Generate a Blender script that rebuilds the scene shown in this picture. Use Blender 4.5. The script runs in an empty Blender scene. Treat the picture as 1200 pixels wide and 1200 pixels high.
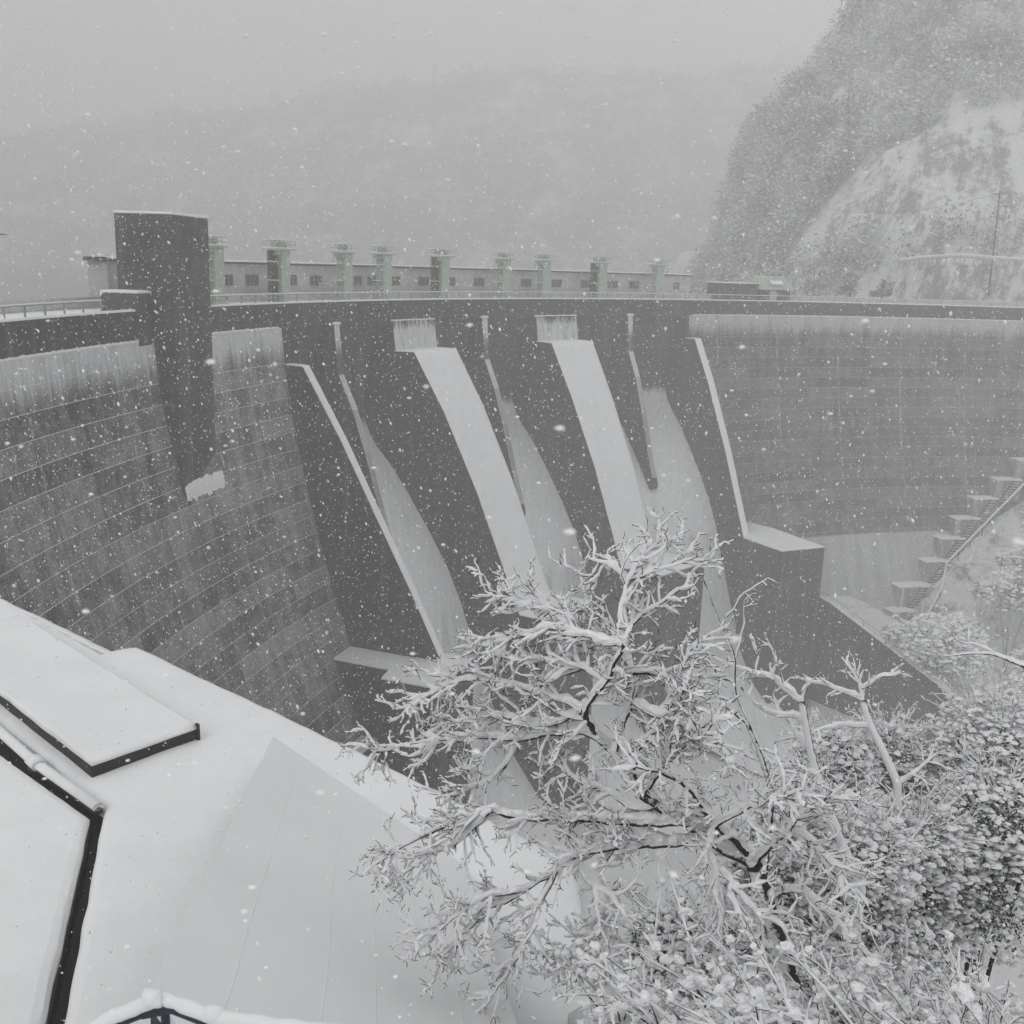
import bpy, math, random
import numpy as np
from mathutils import Vector, Matrix, noise as mnoise

random.seed(7)
RNG = np.random.default_rng(11)
SC = bpy.context.scene
COL = SC.collection
R = math.radians

# ------------------------------------------------------------------ camera
cam = bpy.data.cameras.new("camera")
cam.sensor_width = 36.0
cam.lens = 36.0
cam.clip_start = 0.05
cam.clip_end = 6000
cam.dof.use_dof = True
cam.dof.focus_distance = 60.0
cam.dof.aperture_fstop = 6.5
camo = bpy.data.objects.new("camera", cam)
COL.objects.link(camo)
camo.matrix_world = Matrix.Rotation(math.pi / 2 - 0.235816, 4, 'X') @ Matrix.Rotation(0.033347, 4, 'Z')
SC.camera = camo

# ------------------------------------------------------------------ sky: overcast snowfall
SUN_EL, SUN_AZ = 40.0, 222.0       # azimuth clockwise from +Y: behind the camera, a little to its left
world = bpy.data.worlds.new("World")
SC.world = world
world.use_nodes = True
wn, wl = world.node_tree.nodes, world.node_tree.links
wn.clear()
w_out = wn.new("ShaderNodeOutputWorld")
w_bg = wn.new("ShaderNodeBackground")
w_bg.inputs["Strength"].default_value = 0.1
w_sky = wn.new("ShaderNodeTexSky")
w_sky.sky_type = 'NISHITA'
w_sky.sun_disc = False
w_sky.sun_elevation = R(SUN_EL)
w_sky.sun_rotation = R(SUN_AZ)
w_bw = wn.new("ShaderNodeRGBToBW")
wl.new(w_sky.outputs[0], w_bw.inputs[0])
# cloud deck: an overcast sky is about three times brighter overhead than at the horizon
w_tc = wn.new("ShaderNodeTexCoord")
w_sep = wn.new("ShaderNodeSeparateXYZ")
wl.new(w_tc.outputs["Generated"], w_sep.inputs[0])
w_ramp = wn.new("ShaderNodeMapRange")
w_ramp.inputs["From Min"].default_value = -0.05
w_ramp.inputs["From Max"].default_value = 1.0
w_ramp.inputs["To Min"].default_value = 7.3
w_ramp.inputs["To Max"].default_value = 7.6
wl.new(w_sep.outputs["Z"], w_ramp.inputs["Value"])
w_mix = wn.new("ShaderNodeMix")
w_mix.data_type = 'RGBA'
w_mix.inputs["Factor"].default_value = 0.88
wl.new(w_bw.outputs[0], w_mix.inputs["A"])
w_tint = wn.new("ShaderNodeMix")
w_tint.data_type = 'RGBA'
w_tint.blend_type = 'MULTIPLY'
w_tint.inputs["Factor"].default_value = 1.0
w_tint.inputs["B"].default_value = (1.0, 0.997, 1.008, 1)
wl.new(w_ramp.outputs[0], w_tint.inputs["A"])
wl.new(w_tint.outputs["Result"], w_mix.inputs["B"])
wl.new(w_mix.outputs["Result"], w_bg.inputs["Color"])
wl.new(w_bg.outputs[0], w_out.inputs[0])

sun = bpy.data.lights.new("sun", 'SUN')
sun.energy = 1.4
sun.angle = R(35)
sun.color = (1.0, 0.99, 0.98)
suno = bpy.data.objects.new("sun", sun)
COL.objects.link(suno)
_d = Vector((math.sin(R(SUN_AZ)) * math.cos(R(SUN_EL)), math.cos(R(SUN_AZ)) * math.cos(R(SUN_EL)), math.sin(R(SUN_EL))))
suno.rotation_euler = _d.to_track_quat('Z', 'Y').to_euler()

SC.view_settings.view_transform = 'Standard'
SC.view_settings.look = 'None'
SC.view_settings.exposure = 0.10
SC.view_settings.gamma = 1.0
SC.render.engine = 'CYCLES'
SC.cycles.max_bounces = 10
SC.cycles.diffuse_bounces = 4
SC.cycles.volume_bounces = 8
SC.cycles.use_denoising = True
HAZE = 0.0023

# ------------------------------------------------------------------ helpers
ORIGIN = {}

def setp(o, label=None, cat=None, group=None, kind=None):
    if label: o['label'] = label
    if cat: o['category'] = cat
    if group: o['group'] = group
    if kind: o['kind'] = kind
    return o

def thing(name, label, cat, loc, group=None):
    o = bpy.data.objects.new(name, None)
    o.empty_display_size = 0.3
    COL.objects.link(o)
    o.location = loc
    ORIGIN[o.name] = np.array(loc, float)
    return setp(o, label, cat, group)

class MB:
    """collects vertices and faces (with UVs) of one mesh"""
    def __init__(s):
        s.v, s.f, s.uv, s.n = [], [], [], 0
        s.mi = []
    def add(s, verts, faces, uvs=None, mi=0):
        verts = np.asarray(verts, float).reshape(-1, 3)
        s.v.append(verts)
        for q in faces:
            s.f.append([i + s.n for i in q])
            s.mi.append(mi)
        s.uv.append(np.asarray(uvs, float) if uvs is not None else np.zeros((len(verts), 2)))
        s.n += len(verts)
        return s
    def grid(s, P, uv=None, closed=False, flip=False, mi=0):
        P = np.asarray(P, float)
        a, b = P.shape[:2]
        fs = []
        for i in range(a - 1):
            for j in range(b if closed else b - 1):
                k = (j + 1) % b
                q = [i * b + j, i * b + k, (i + 1) * b + k, (i + 1) * b + j]
                fs.append(q[::-1] if flip else q)
        return s.add(P.reshape(-1, 3), fs, None if uv is None else np.asarray(uv).reshape(-1, 2), mi)
    def box8(s, c):
        """c: 4 lower then 4 upper corners, same winding"""
        return s.add(c, [[3, 2, 1, 0], [4, 5, 6, 7], [0, 1, 5, 4], [1, 2, 6, 5], [2, 3, 7, 6], [3, 0, 4, 7]])
    def box(s, c, sx, sy, sz, ax=(1, 0, 0), up=(0, 0, 1)):
        c = np.array(c, float); X = np.array(ax, float); X /= np.linalg.norm(X)
        Z = np.array(up, float); Y = np.cross(Z, X); Y /= np.linalg.norm(Y); Z = np.cross(X, Y)
        q = [(-1, -1), (1, -1), (1, 1), (-1, 1)]
        return s.box8([c + X * sx / 2 * a + Y * sy / 2 * b + Z * sz / 2 * k for k in (-1, 1) for a, b in q])
    def bar(s, a, b, r, n=6, r2=None):
        return s.tube([a, b], [r, r if r2 is None else r2], n)
    def tube(s, pts, rad, n=6, cap=True, squash=1.0):
        pts = np.asarray(pts, float); m = len(pts)
        rad = np.broadcast_to(np.asarray(rad, float), (m,))
        t = np.gradient(pts, axis=0)
        t /= np.maximum(np.linalg.norm(t, axis=1)[:, None], 1e-9)
        ref = np.array([0, 0, 1.0]) if abs(t[:, 2]).mean() < .9 else np.array([1.0, 0, 0])
        x = np.cross(t, ref); x /= np.maximum(np.linalg.norm(x, axis=1)[:, None], 1e-9)
        y = np.cross(x, t)
        an = np.arange(n) * 2 * math.pi / n
        P = pts[:, None] + rad[:, None, None] * (np.cos(an)[None, :, None] * x[:, None] + squash * np.sin(an)[None, :, None] * y[:, None])
        idx = np.arange(m * n).reshape(m, n)
        fs = []
        for i in range(m - 1):
            for j in range(n):
                k = (j + 1) % n
                fs.append([idx[i, j], idx[i, k], idx[i + 1, k], idx[i + 1, j]])
        if cap:
            fs.append(list(idx[0])); fs.append(list(idx[-1][::-1]))
        return s.add(P.reshape(-1, 3), fs)
    def prism(s, poly, d):
        """closed polygon extruded by vector d"""
        poly = np.asarray(poly, float); n = len(poly)
        s.add(np.vstack([poly, poly + np.asarray(d, float)]),
              [list(range(n))[::-1], [n + i for i in range(n)]] + [[i, (i + 1) % n, n + (i + 1) % n, n + i] for i in range(n)])
        return s
    def build(s, name, mat, parent=None, smooth=False, kind=None, bevel=0, label=None, uvfun=None, loc=None):
        V = np.vstack(s.v)
        if parent is not None:
            org = ORIGIN[parent.name]
        else:
            org = np.array(loc if loc is not None else (0, 0, 0), float)
        uvs = np.vstack(s.uv)
        if uvfun is not None: uvs = uvfun(V)
        me = bpy.data.meshes.new(name)
        L = V - org
        me.vertices.add(len(L)); me.vertices.foreach_set("co", L.ravel())
        lens = np.fromiter((len(q) for q in s.f), int, len(s.f))
        li = np.concatenate([np.asarray(q, int) for q in s.f])
        st = np.concatenate([[0], np.cumsum(lens)[:-1]])
        me.loops.add(len(li)); me.loops.foreach_set("vertex_index", li)
        me.polygons.add(len(lens)); me.polygons.foreach_set("loop_start", st); me.polygons.foreach_set("loop_total", lens)
        if len(s.mi) and max(s.mi) > 0: me.polygons.foreach_set("material_index", np.array(s.mi, dtype=np.int32))
        lay = me.uv_layers.new(name="UVMap")
        lay.data.foreach_set("uv", uvs[li].ravel())
        me.update(calc_edges=True)
        me.validate()
        for mm in (mat if isinstance(mat, (list, tuple)) else [mat]): me.materials.append(mm)
        me.polygons.foreach_set("use_smooth", np.full(len(me.polygons), smooth))
        o = bpy.data.objects.new(name, me)
        COL.objects.link(o)
        if parent is not None: o.parent = parent
        else: o.location = org
        ORIGIN[o.name] = org
        if bevel:
            b = o.modifiers.new("bevel", 'BEVEL'); b.width = bevel; b.segments = 2; b.limit_method = 'ANGLE'
        if kind: o['kind'] = kind
        if label: o['label'] = label
        return o

def copy_tree(o, delta, name=None, parent=None):
    c = o.copy(); COL.objects.link(c)
    if parent is not None: c.parent = parent
    else: c.location = Vector(o.location) + Vector(delta)
    ORIGIN[c.name] = ORIGIN[o.name] + np.array(delta, float)
    for ch in list(o.children): copy_tree(ch, delta, None, c)
    return c

# ------------------------------------------------------------------ materials
MATS = {}
class NT:
    def __init__(s, name, rough=0.8):
        s.m = bpy.data.materials.new(name); s.m.use_nodes = True
        s.n, s.l = s.m.node_tree.nodes, s.m.node_tree.links
        s.b = s.n["Principled BSDF"]; s.b.inputs["Roughness"].default_value = rough
        s.b.inputs["Specular IOR Level"].default_value = 0.25
    def new(s, t, **kw):
        o = s.n.new(t)
        for k, v in kw.items(): setattr(o, k, v)
        return o
    def put(s, sock, v):
        if isinstance(v, bpy.types.NodeSocket): s.l.new(v, sock)
        elif isinstance(v, (int, float)): sock.default_value = v
        else: sock.default_value = (*v, 1) if len(v) == 3 and sock.type == 'RGBA' else v
    def math(s, op, a, b=0.0, c=0.0, clamp=False):
        o = s.new("ShaderNodeMath", operation=op); o.use_clamp = clamp
        for i, v in enumerate((a, b, c)): s.put(o.inputs[i], v)
        return o.outputs[0]
    def mix(s, f, a, b):
        o = s.new("ShaderNodeMix", data_type='RGBA')
        s.put(o.inputs["Factor"], f); s.put(o.inputs["A"], a); s.put(o.inputs["B"], b)
        return o.outputs["Result"]
    def smooth(s, v, a, b, c=0.0, d=1.0):
        o = s.new("ShaderNodeMapRange", interpolation_type='SMOOTHSTEP')
        for k, x in (("Value", v), ("From Min", a), ("From Max", b), ("To Min", c), ("To Max", d)): s.put(o.inputs[k], x)
        return o.outputs[0]
    def noise(s, vec, scale, detail=4, rough=.55, scl=None):
        if scl is not None:
            mp = s.new("ShaderNodeMapping"); mp.inputs["Scale"].default_value = scl
            s.l.new(vec, mp.inputs["Vector"]); vec = mp.outputs[0]
        o = s.new("ShaderNodeTexNoise"); o.inputs["Scale"].default_value = scale
        o.inputs["Detail"].default_value = detail; o.inputs["Roughness"].default_value = rough
        s.l.new(vec, o.inputs["Vector"]); return o.outputs["Fac"]
    def pos(s): return s.new("ShaderNodeNewGeometry").outputs["Position"]
    def nz(s):
        x = s.new("ShaderNodeSeparateXYZ"); s.l.new(s.new("ShaderNodeNewGeometry").outputs["Normal"], x.inputs[0]); return x.outputs["Z"]
    def uv(s): return s.new("ShaderNodeUVMap").outputs[0]
    def xyz(s, v):
        x = s.new("ShaderNodeSeparateXYZ"); s.l.new(v, x.inputs[0]); return x.outputs
    def bump(s, h, strength=.3, dist=.05):
        o = s.new("ShaderNodeBump"); o.inputs["Strength"].default_value = strength; o.inputs["Distance"].default_value = dist
        s.l.new(h, o.inputs["Height"]); s.l.new(o.outputs[0], s.b.inputs["Normal"])
    def color(s, c): s.put(s.b.inputs["Base Color"], c); return s.m

SNOW = (0.83, 0.845, 0.85)
def m_snow(name, col=SNOW, sc=1.0, bump=.25, var=.05):
    t = NT(name, .75)
    p = t.pos()
    n = t.noise(p, .6 * sc, 5); n2 = t.noise(p, 9 * sc, 4)
    c = t.mix(t.smooth(n, .35, .7), tuple(x * (1 - var) for x in col), col)
    t.bump(t.math('ADD', t.math('MULTIPLY', n, 2.0), t.math('MULTIPLY', n2, .35)), bump, .10)
    return t.color(c)
def m_plain(name, col, rough=.8, var=.35, scale=3.0, metal=0):
    t = NT(name, rough); p = t.pos()
    n = t.noise(p, scale, 5)
    t.b.inputs["Metallic"].default_value = metal
    return t.color(t.mix(t.smooth(n, .3, .7), tuple(x * (1 - var) for x in col), tuple(x * (1 + var * .5) for x in col)))

M_SNOW = m_snow("snow")
M_ROOFSNOW = m_snow("thin_roof_snow", (.78, .79, .795), .5, .15, .04)
M_TREESNOW = m_snow("clumped_branch_snow", (.92, .925, .935), 7.0, .55, .04)
M_DARK = m_plain("wet_dark_metal", (.03, .029, .03), .6)
M_BARK = m_plain("wet_bark", (.032, .026, .024), .9, .5, 20)
def m_wind(name, lo, hi):
    t = NT(name, .9); p = t.pos()
    dt = t.new("ShaderNodeVectorMath", operation='DOT_PRODUCT'); t.l.new(t.new("ShaderNodeNewGeometry").outputs["Normal"], dt.inputs[0]); dt.inputs[1].default_value = (-.62, -.5, .6)
    n = t.noise(p, 9, 4, .7)
    k = t.smooth(t.math('ADD', dt.outputs["Value"], t.math('MULTIPLY', t.math('SUBTRACT', n, .5), 1.1)), lo, hi)
    return t.color(t.mix(k, (.032, .026, .024), SNOW))
M_BARKSNOW = m_wind("bark_plastered_with_snow", -.05, .22)
M_TWIG = m_wind("twig_bark_with_rime", .45, .62)
M_STEEL = m_plain("grey_galvanised_steel", (.30, .31, .31), .6, .25, 2)
M_GREEN = m_plain("pale_green_paint", (.40, .49, .40), .6, .12, 2)
M_GLASS = m_plain("dark_window_glass", (.09, .095, .095), .25, .3, 1)
M_WALLP = m_plain("grey_painted_wall", (.50, .50, .495), .85, .12, .8)
M_HUT = m_plain("dark_timber_wall", (.05, .045, .045), .85)

def m_concrete(name, dark=(.034, .032, .032), lite=(.075, .071, .068), lines=False, slope=(.30, .50), streak_top=0.0, toe=None, dust=.0, head=0.0, line_w=.9):
    """wet concrete in uv = (metres along the dam, height): vertical streaks, lift joints every 2 m, snow caught by slope, by the joints and near the crest"""
    t = NT(name, .75)
    uv = t.uv(); u, v, _ = t.xyz(uv); pos = t.pos()
    big = t.noise(uv, .09, 4); st = t.noise(uv, 1.0, 6, .6, (.42, .05, 1)); st2 = t.noise(uv, 1.0, 5, .65, (2.2, .22, 1)); blot = t.noise(uv, .55, 6, .7)
    fine = t.noise(pos, 5.0, 4, .7)
    f = t.math('ADD', t.math('MULTIPLY', big, .5), t.math('ADD', t.math('MULTIPLY', st, .45), t.math('MULTIPLY', fine, .2)))
    f = t.math('ADD', f, t.math('MULTIPLY', t.math('SUBTRACT', blot, .5), .5))
    c = t.mix(t.smooth(f, .40, .74), dark, lite)
    snow = t.smooth(t.math('ADD', t.nz(), t.math('MULTIPLY', t.math('SUBTRACT', t.math('ADD', st, t.math('MULTIPLY', fine, .4)), .7), .35)), slope[0], slope[1])
    if dust:
        # panels (lift by block) take slightly different amounts of blown snow
        fl = t.new("ShaderNodeTexWhiteNoise", noise_dimensions='2D')
        cmb = t.new("ShaderNodeCombineXYZ")
        t.l.new(t.math('FLOOR', t.math('DIVIDE', u, 15.0)), cmb.inputs[0]); t.l.new(t.math('FLOOR', t.math('DIVIDE', v, 2.0)), cmb.inputs[1])
        t.l.new(cmb.outputs[0], fl.inputs["Vector"])
        d = t.math('ADD', t.math('MULTIPLY', st, .42), t.math('ADD', t.math('MULTIPLY', st2, .22), t.math('ADD', t.math('MULTIPLY', fl.outputs[0], .16), t.math('MULTIPLY', blot, .36))))
        d = t.math('ADD', d, t.math('MULTIPLY', t.math('SUBTRACT', fine, .5), .55))
        snow = t.math('MAXIMUM', snow, t.math('MULTIPLY', t.smooth(d, .40, .80), dust))
    if streak_top:
        g = t.smooth(v, -15.5, -8.2)
        k = t.math('ADD', t.math('MULTIPLY', g, 1.0), t.math('ADD', t.math('MULTIPLY', st, .7), t.math('MULTIPLY', st2, .65)))
        snow = t.math('MAXIMUM', snow, t.math('MULTIPLY', t.smooth(k, 1.02, 1.75), streak_top))
    if head:
        k = t.math('ADD', t.math('MULTIPLY', st, .5), t.math('ADD', t.math('MULTIPLY', st2, .9), t.math('MULTIPLY', t.smooth(v, -8.0, -9.6), .22)))
        snow = t.math('MAXIMUM', snow, t.math('MULTIPLY', t.smooth(k, .62, .92), head))
    if toe is not None:
        k = t.smooth(t.math('ADD', v, t.math('MULTIPLY', st2, .5)), toe + .3, toe - .3)
        snow = t.math('MAXIMUM', snow, t.math('MULTIPLY', k, t.smooth(st, .2, .8, .42, .62)))
    if not lines:
        # dark weeping stains and faint shuttering joints on the bare walls
        w1 = t.noise(uv, 1.0, 5, .6, (.8, .03, 1))
        c = t.mix(t.math('MULTIPLY', t.smooth(w1, .52, .72), .7), c, tuple(x * 2.1 for x in lite))
        c = t.mix(t.math('MULTIPLY', t.smooth(w1, .46, .30), .6), c, (dark[0] * .55, dark[1] * .52, dark[2] * .5))
        f2 = t.math('FRACT', t.math('ADD', t.math('DIVIDE', v, 2.0), 100.0))
        c = t.mix(t.math('MULTIPLY', t.smooth(t.math('ABSOLUTE', t.math('SUBTRACT', f2, .5)), .03, .012), .45), c, (dark[0] * .5, dark[1] * .5, dark[2] * .5))
    if lines:
        fr = t.math('FRACT', t.math('ADD', t.math('DIVIDE', v, 2.0), 100.0))
        gap = t.noise(uv, 1.0, 6, .75, (.55, .5, 1))
        row = t.new("ShaderNodeTexWhiteNoise", noise_dimensions='1D'); t.l.new(t.math('FLOOR', t.math('ADD', t.math('DIVIDE', v, 2.0), .02)), row.inputs["W"])
        ln = t.math('MULTIPLY', t.smooth(fr, .042, .018), t.smooth(t.math('ADD', gap, t.math('MULTIPLY', row.outputs[0], .12)), .30, .56))
        ln = t.math('MULTIPLY', ln, line_w)
        lnd = t.math('MULTIPLY', t.smooth(fr, .955, .985), .9)
        fu = t.math('FRACT', t.math('DIVIDE', u, 15.0))
        vj = t.math('MULTIPLY', t.smooth(t.math('ABSOLUTE', t.math('SUBTRACT', fu, .5)), .022, .008), t.smooth(t.noise(uv, 1.0, 4, .7, (1.5, .7, 1)), .42, .62))
        c = t.mix(lnd, c, tuple(x * .6 for x in dark))
        snow = t.math('MAXIMUM', snow, t.math('MAXIMUM', t.math('MULTIPLY', ln, .92), t.math('MULTIPLY', vj, .48)))
    c = t.mix(snow, c, t.mix(t.smooth(t.math('ADD', t.math('MULTIPLY', st2, .6), t.math('MULTIPLY', blot, .4)), .35, .62), (.70, .71, .715), SNOW))
    t.bump(t.math('ADD', fine, t.math('MULTIPLY', st2, .6)), .3, .06)
    return t.color(c)

M_FACE = m_concrete("dam_face_concrete", (.022, .022, .023), (.075, .075, .077), True, (.45, .7), .75, None, .38)
M_FACE_R = m_concrete("dam_face_concrete_with_snowy_toe", (.016, .016, .017), (.055, .055, .056), True, (.5, .75), .6, -50.4, .22, line_w=.6)
M_WALL = m_concrete("wet_dark_concrete", (.012, .011, .0105), (.062, .056, .052), False, (.35, .6))
M_PIER = m_concrete("streaked_pier_concrete", (.016, .015, .0145), (.05, .046, .044), False, (.30, .55), .0)
M_HEAD = m_concrete("pier_head_with_snow_streaks", (.034, .032, .031), (.07, .066, .064), False, (.5, .8), 0, head=.75)
M_CHUTE = m_concrete("chute_concrete_under_snow", (.034, .032, .031), (.075, .07, .068), False, (.10, .40), .0)
M_TOWER = m_concrete("elevator_tower_concrete", (.022, .020, .019), (.09, .084, .079), False, (.5, .8))

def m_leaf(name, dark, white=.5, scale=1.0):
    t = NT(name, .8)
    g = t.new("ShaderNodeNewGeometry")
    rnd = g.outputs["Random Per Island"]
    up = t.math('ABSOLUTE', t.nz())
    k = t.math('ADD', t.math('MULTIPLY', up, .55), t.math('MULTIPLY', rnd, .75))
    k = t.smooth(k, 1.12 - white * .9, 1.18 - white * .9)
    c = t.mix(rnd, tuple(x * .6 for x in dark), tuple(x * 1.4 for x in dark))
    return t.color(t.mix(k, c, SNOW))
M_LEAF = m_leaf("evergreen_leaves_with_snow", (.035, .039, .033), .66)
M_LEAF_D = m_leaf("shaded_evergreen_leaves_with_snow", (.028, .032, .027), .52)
M_FOREST_OLD = m_leaf("far_forest_foliage_with_snow", (.07, .07, .066), .50)

def m_farleaf(name, dark, lite):
    t = NT(name, .85); p = t.pos()
    rnd = t.new("ShaderNodeNewGeometry").outputs["Random Per Island"]
    n = t.noise(p, .075, 5, .65); n2 = t.noise(p, .45, 3, .6)
    k = t.math('ADD', t.math('MULTIPLY', n, 1.0), t.math('ADD', t.math('MULTIPLY', n2, .55), t.math('ADD', t.math('MULTIPLY', rnd, .16), t.math('MULTIPLY', t.math('ABSOLUTE', t.nz()), .16))))
    return t.color(t.mix(t.smooth(k, .70, 1.06), dark, lite))
M_FOREST = m_farleaf("far_forest_foliage_with_snow", (.12, .12, .118), (.72, .73, .735))
def m_ground(name, veg=(.06, .055, .05), amount=.5, s=.12, steep=.35, lite=(.72, .73, .735), gully=0):
    t = NT(name, .85); p = t.pos()
    n = t.noise(p, s, 6, .65); n2 = t.noise(p, s * 7, 5, .7); n3 = t.noise(p, s * 40, 3, .7)
    k = t.math('ADD', t.math('MULTIPLY', n, .6), t.math('ADD', t.math('MULTIPLY', n2, .4), t.math('MULTIPLY', n3, .25)))
    if steep: k = t.math('ADD', k, t.math('MULTIPLY', t.math('SUBTRACT', .75, t.nz()), steep))
    if gully:
        q = t.xyz(p); cb = t.new('ShaderNodeCombineXYZ'); t.put(cb.inputs[0], t.math('SUBTRACT', q[0], t.math('MULTIPLY', q[2], .35))); t.put(cb.inputs[1], t.math('MULTIPLY', q[2], .22)); t.put(cb.inputs[2], t.math('MULTIPLY', q[1], .05))
        k = t.math('ADD', k, t.math('MULTIPLY', t.math('SUBTRACT', t.noise(cb.outputs[0], .22, 6, .7), .45), gully))
    k = t.smooth(k, .76 - amount * .3, .92 - amount * .3)
    c = t.mix(t.math('MULTIPLY', k, .85), lite, veg)
    t.bump(t.math('ADD', n2, n3), .4, .3)
    return t.color(c)
M_BANK = m_ground("snowy_bank_with_brush", (.09, .085, .08), .62, .16)
M_NEARBANK = m_ground("near_bank_snow", amount=.25, s=.5)
M_HILL = m_ground("snowy_hillside", (.15, .147, .143), .46, .07, .10, (.64, .65, .655), .75)
M_FARHILL = m_ground("far_wooded_hill", (.06, .06, .06), .9, .02, 0)
# ------------------------------------------------------------------ dam geometry frame
CX, CY, RAD = 115.809, 67.452, 153.256       # axis of the arch and radius of its downstream parapet
def pol(phi, r, z):
    a = R(phi); q = RAD - r
    return np.array([CX + q * math.cos(a), CY + q * math.sin(a), z])
def inward(phi): a = R(phi); return np.array([-math.cos(a), -math.sin(a), 0.0])
def along(phi): a = R(phi); return np.array([math.sin(a), -math.cos(a), 0.0])     # towards the right bank
def dam_uv(V):
    a = np.arctan2(V[:, 1] - CY, V[:, 0] - CX); q = np.hypot(V[:, 0] - CX, V[:, 1] - CY)
    return np.stack([-a * RAD + (RAD - q) * 1.0 + 900, V[:, 2]], 1)
def face_uv(V):
    a = np.arctan2(V[:, 1] - CY, V[:, 0] - CX); a = np.where(a < 0, a + 2 * math.pi, a)
    return np.stack([-a * RAD + 900, V[:, 2]], 1)
FACE = [(.22, -7.9), (.6, -12.4), (1.75, -19.4), (3.1, -25.5), (4.75, -32.1), (6.8, -38.8), (9.1, -45.3), (11.2, -50.4), (16.2, -61.0), (19.0, -66), (24, -80)]
def face_r(z): return float(np.interp(-z, [-q[1] for q in FACE], [q[0] for q in FACE]))
def sweep(mb, prof, phis, fine=1.5):
    pr = []
    for (r0, z0), (r1, z1) in zip(prof, prof[1:]):
        n = max(1, int(math.hypot(r1 - r0, z1 - z0) / fine))
        for i in range(n): pr.append((r0 + (r1 - r0) * i / n, z0 + (z1 - z0) * i / n))
    pr.append(prof[-1])
    mb.grid([[pol(ph, r, z) for r, z in pr] for ph in phis])
def phis(a, b, st=.5):
    n = max(2, int(abs(b - a) / st) + 1); return np.linspace(a, b, n)

W1, P2L, P2R, P3L, P3R, W4 = 159.54, 150.54, 146.75, 137.64, 133.76, 123.52
MID = (155.12, 142.24, 128.73)
dam = thing("concrete_dam", "tall curved grey concrete dam with snowy spillway piers and wet dark faces", "dam", pol(141, 0, -5.1))

mb = MB(); sweep(mb, FACE, phis(194, W1 + .02)); mb.build("dam_face", M_FACE, dam, uvfun=face_uv, label="near face ruled by snowy lift joints")
mb = MB(); sweep(mb, FACE, phis(W4 - .3, 68)); mb.build("dam_face", M_FACE_R, dam, uvfun=face_uv, label="far face with pale snowy toe")
# fluffy snow along the top edge of both faces
for a, b in ((194, W1 + .15), (W4 - .6, 68)):
    mb = MB(); ph = np.arange(a, b, -.11)
    nz_ = np.array([mnoise.noise((p * 6, 0, 0)) for p in ph]); n2_ = np.array([mnoise.noise((p * 2.1, 5, 0)) for p in ph])
    mb.tube([pol(p, .12 + .06 * n, -7.86 + .07 * n) for p, n in zip(ph, nz_)], .16 + .07 * nz_ + .05 * n2_, 6, squash=.8)
    mb.build("snow_edge", M_SNOW, dam, smooth=True)
# parapet, deck, upstream parapet
mb = MB(); sweep(mb, [(-.5, -5.15), (0, -5.15), (0, -7.95), (-.6, -7.95)], phis(194, 68), 5); mb.build("parapet", M_WALL, dam, uvfun=dam_uv)
mb = MB(); ph = phis(194, 68, .2)
prof = [(.07, -5.16), (.09, -5.06), (.0, -4.98), (-.3, -4.96), (-.46, -5.0), (-.5, -5.14)]
mb.grid([[pol(p, r, z + (.035 * mnoise.noise((p * 4, r, z)) if 0 < i < 5 else 0)) for i, (r, z) in enumerate(prof)] for p in ph]); mb.build("parapet_snow", M_SNOW, dam, smooth=True)
mb = MB(); sweep(mb, [(-.52, -5.3), (-7.0, -5.3)], phis(194, 68), 10); mb.build("crest_road", M_SNOW, dam)
mb = MB(); sweep(mb, [(-7.0, -5.3), (-7.0, -4.2), (-7.4, -4.2), (-7.4, -20)], phis(194, 68), 30); mb.build("upstream_parapet", M_WALLP, dam, uvfun=dam_uv)

# bays between the piers: wet breast wall above, snowy chute below
UP = [(-.8, -7.9), (-2.3, -10), (-3.6, -14), (-4.3, -19), (-4.2, -22), (-3.4, -24), (-1.9, -25.9), (.6, -28.3), (3.5, -31.9), (7.4, -37.2), (10.4, -41.8), (12.5, -46), (14.6, -51.5), (17.6, -59), (21.5, -66.5), (26, -72), (32, -75.4), (42, -76.2), (70, -76.3)]
for a, b in ((W1, P2L), (P2R, P3L), (P3R, W4)):
    mb = MB(); sweep(mb, UP, phis(a - .02, b + .02, .4), 1.0)
    mb.build("spillway_chute", M_CHUTE, dam, smooth=True, uvfun=dam_uv)

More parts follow.
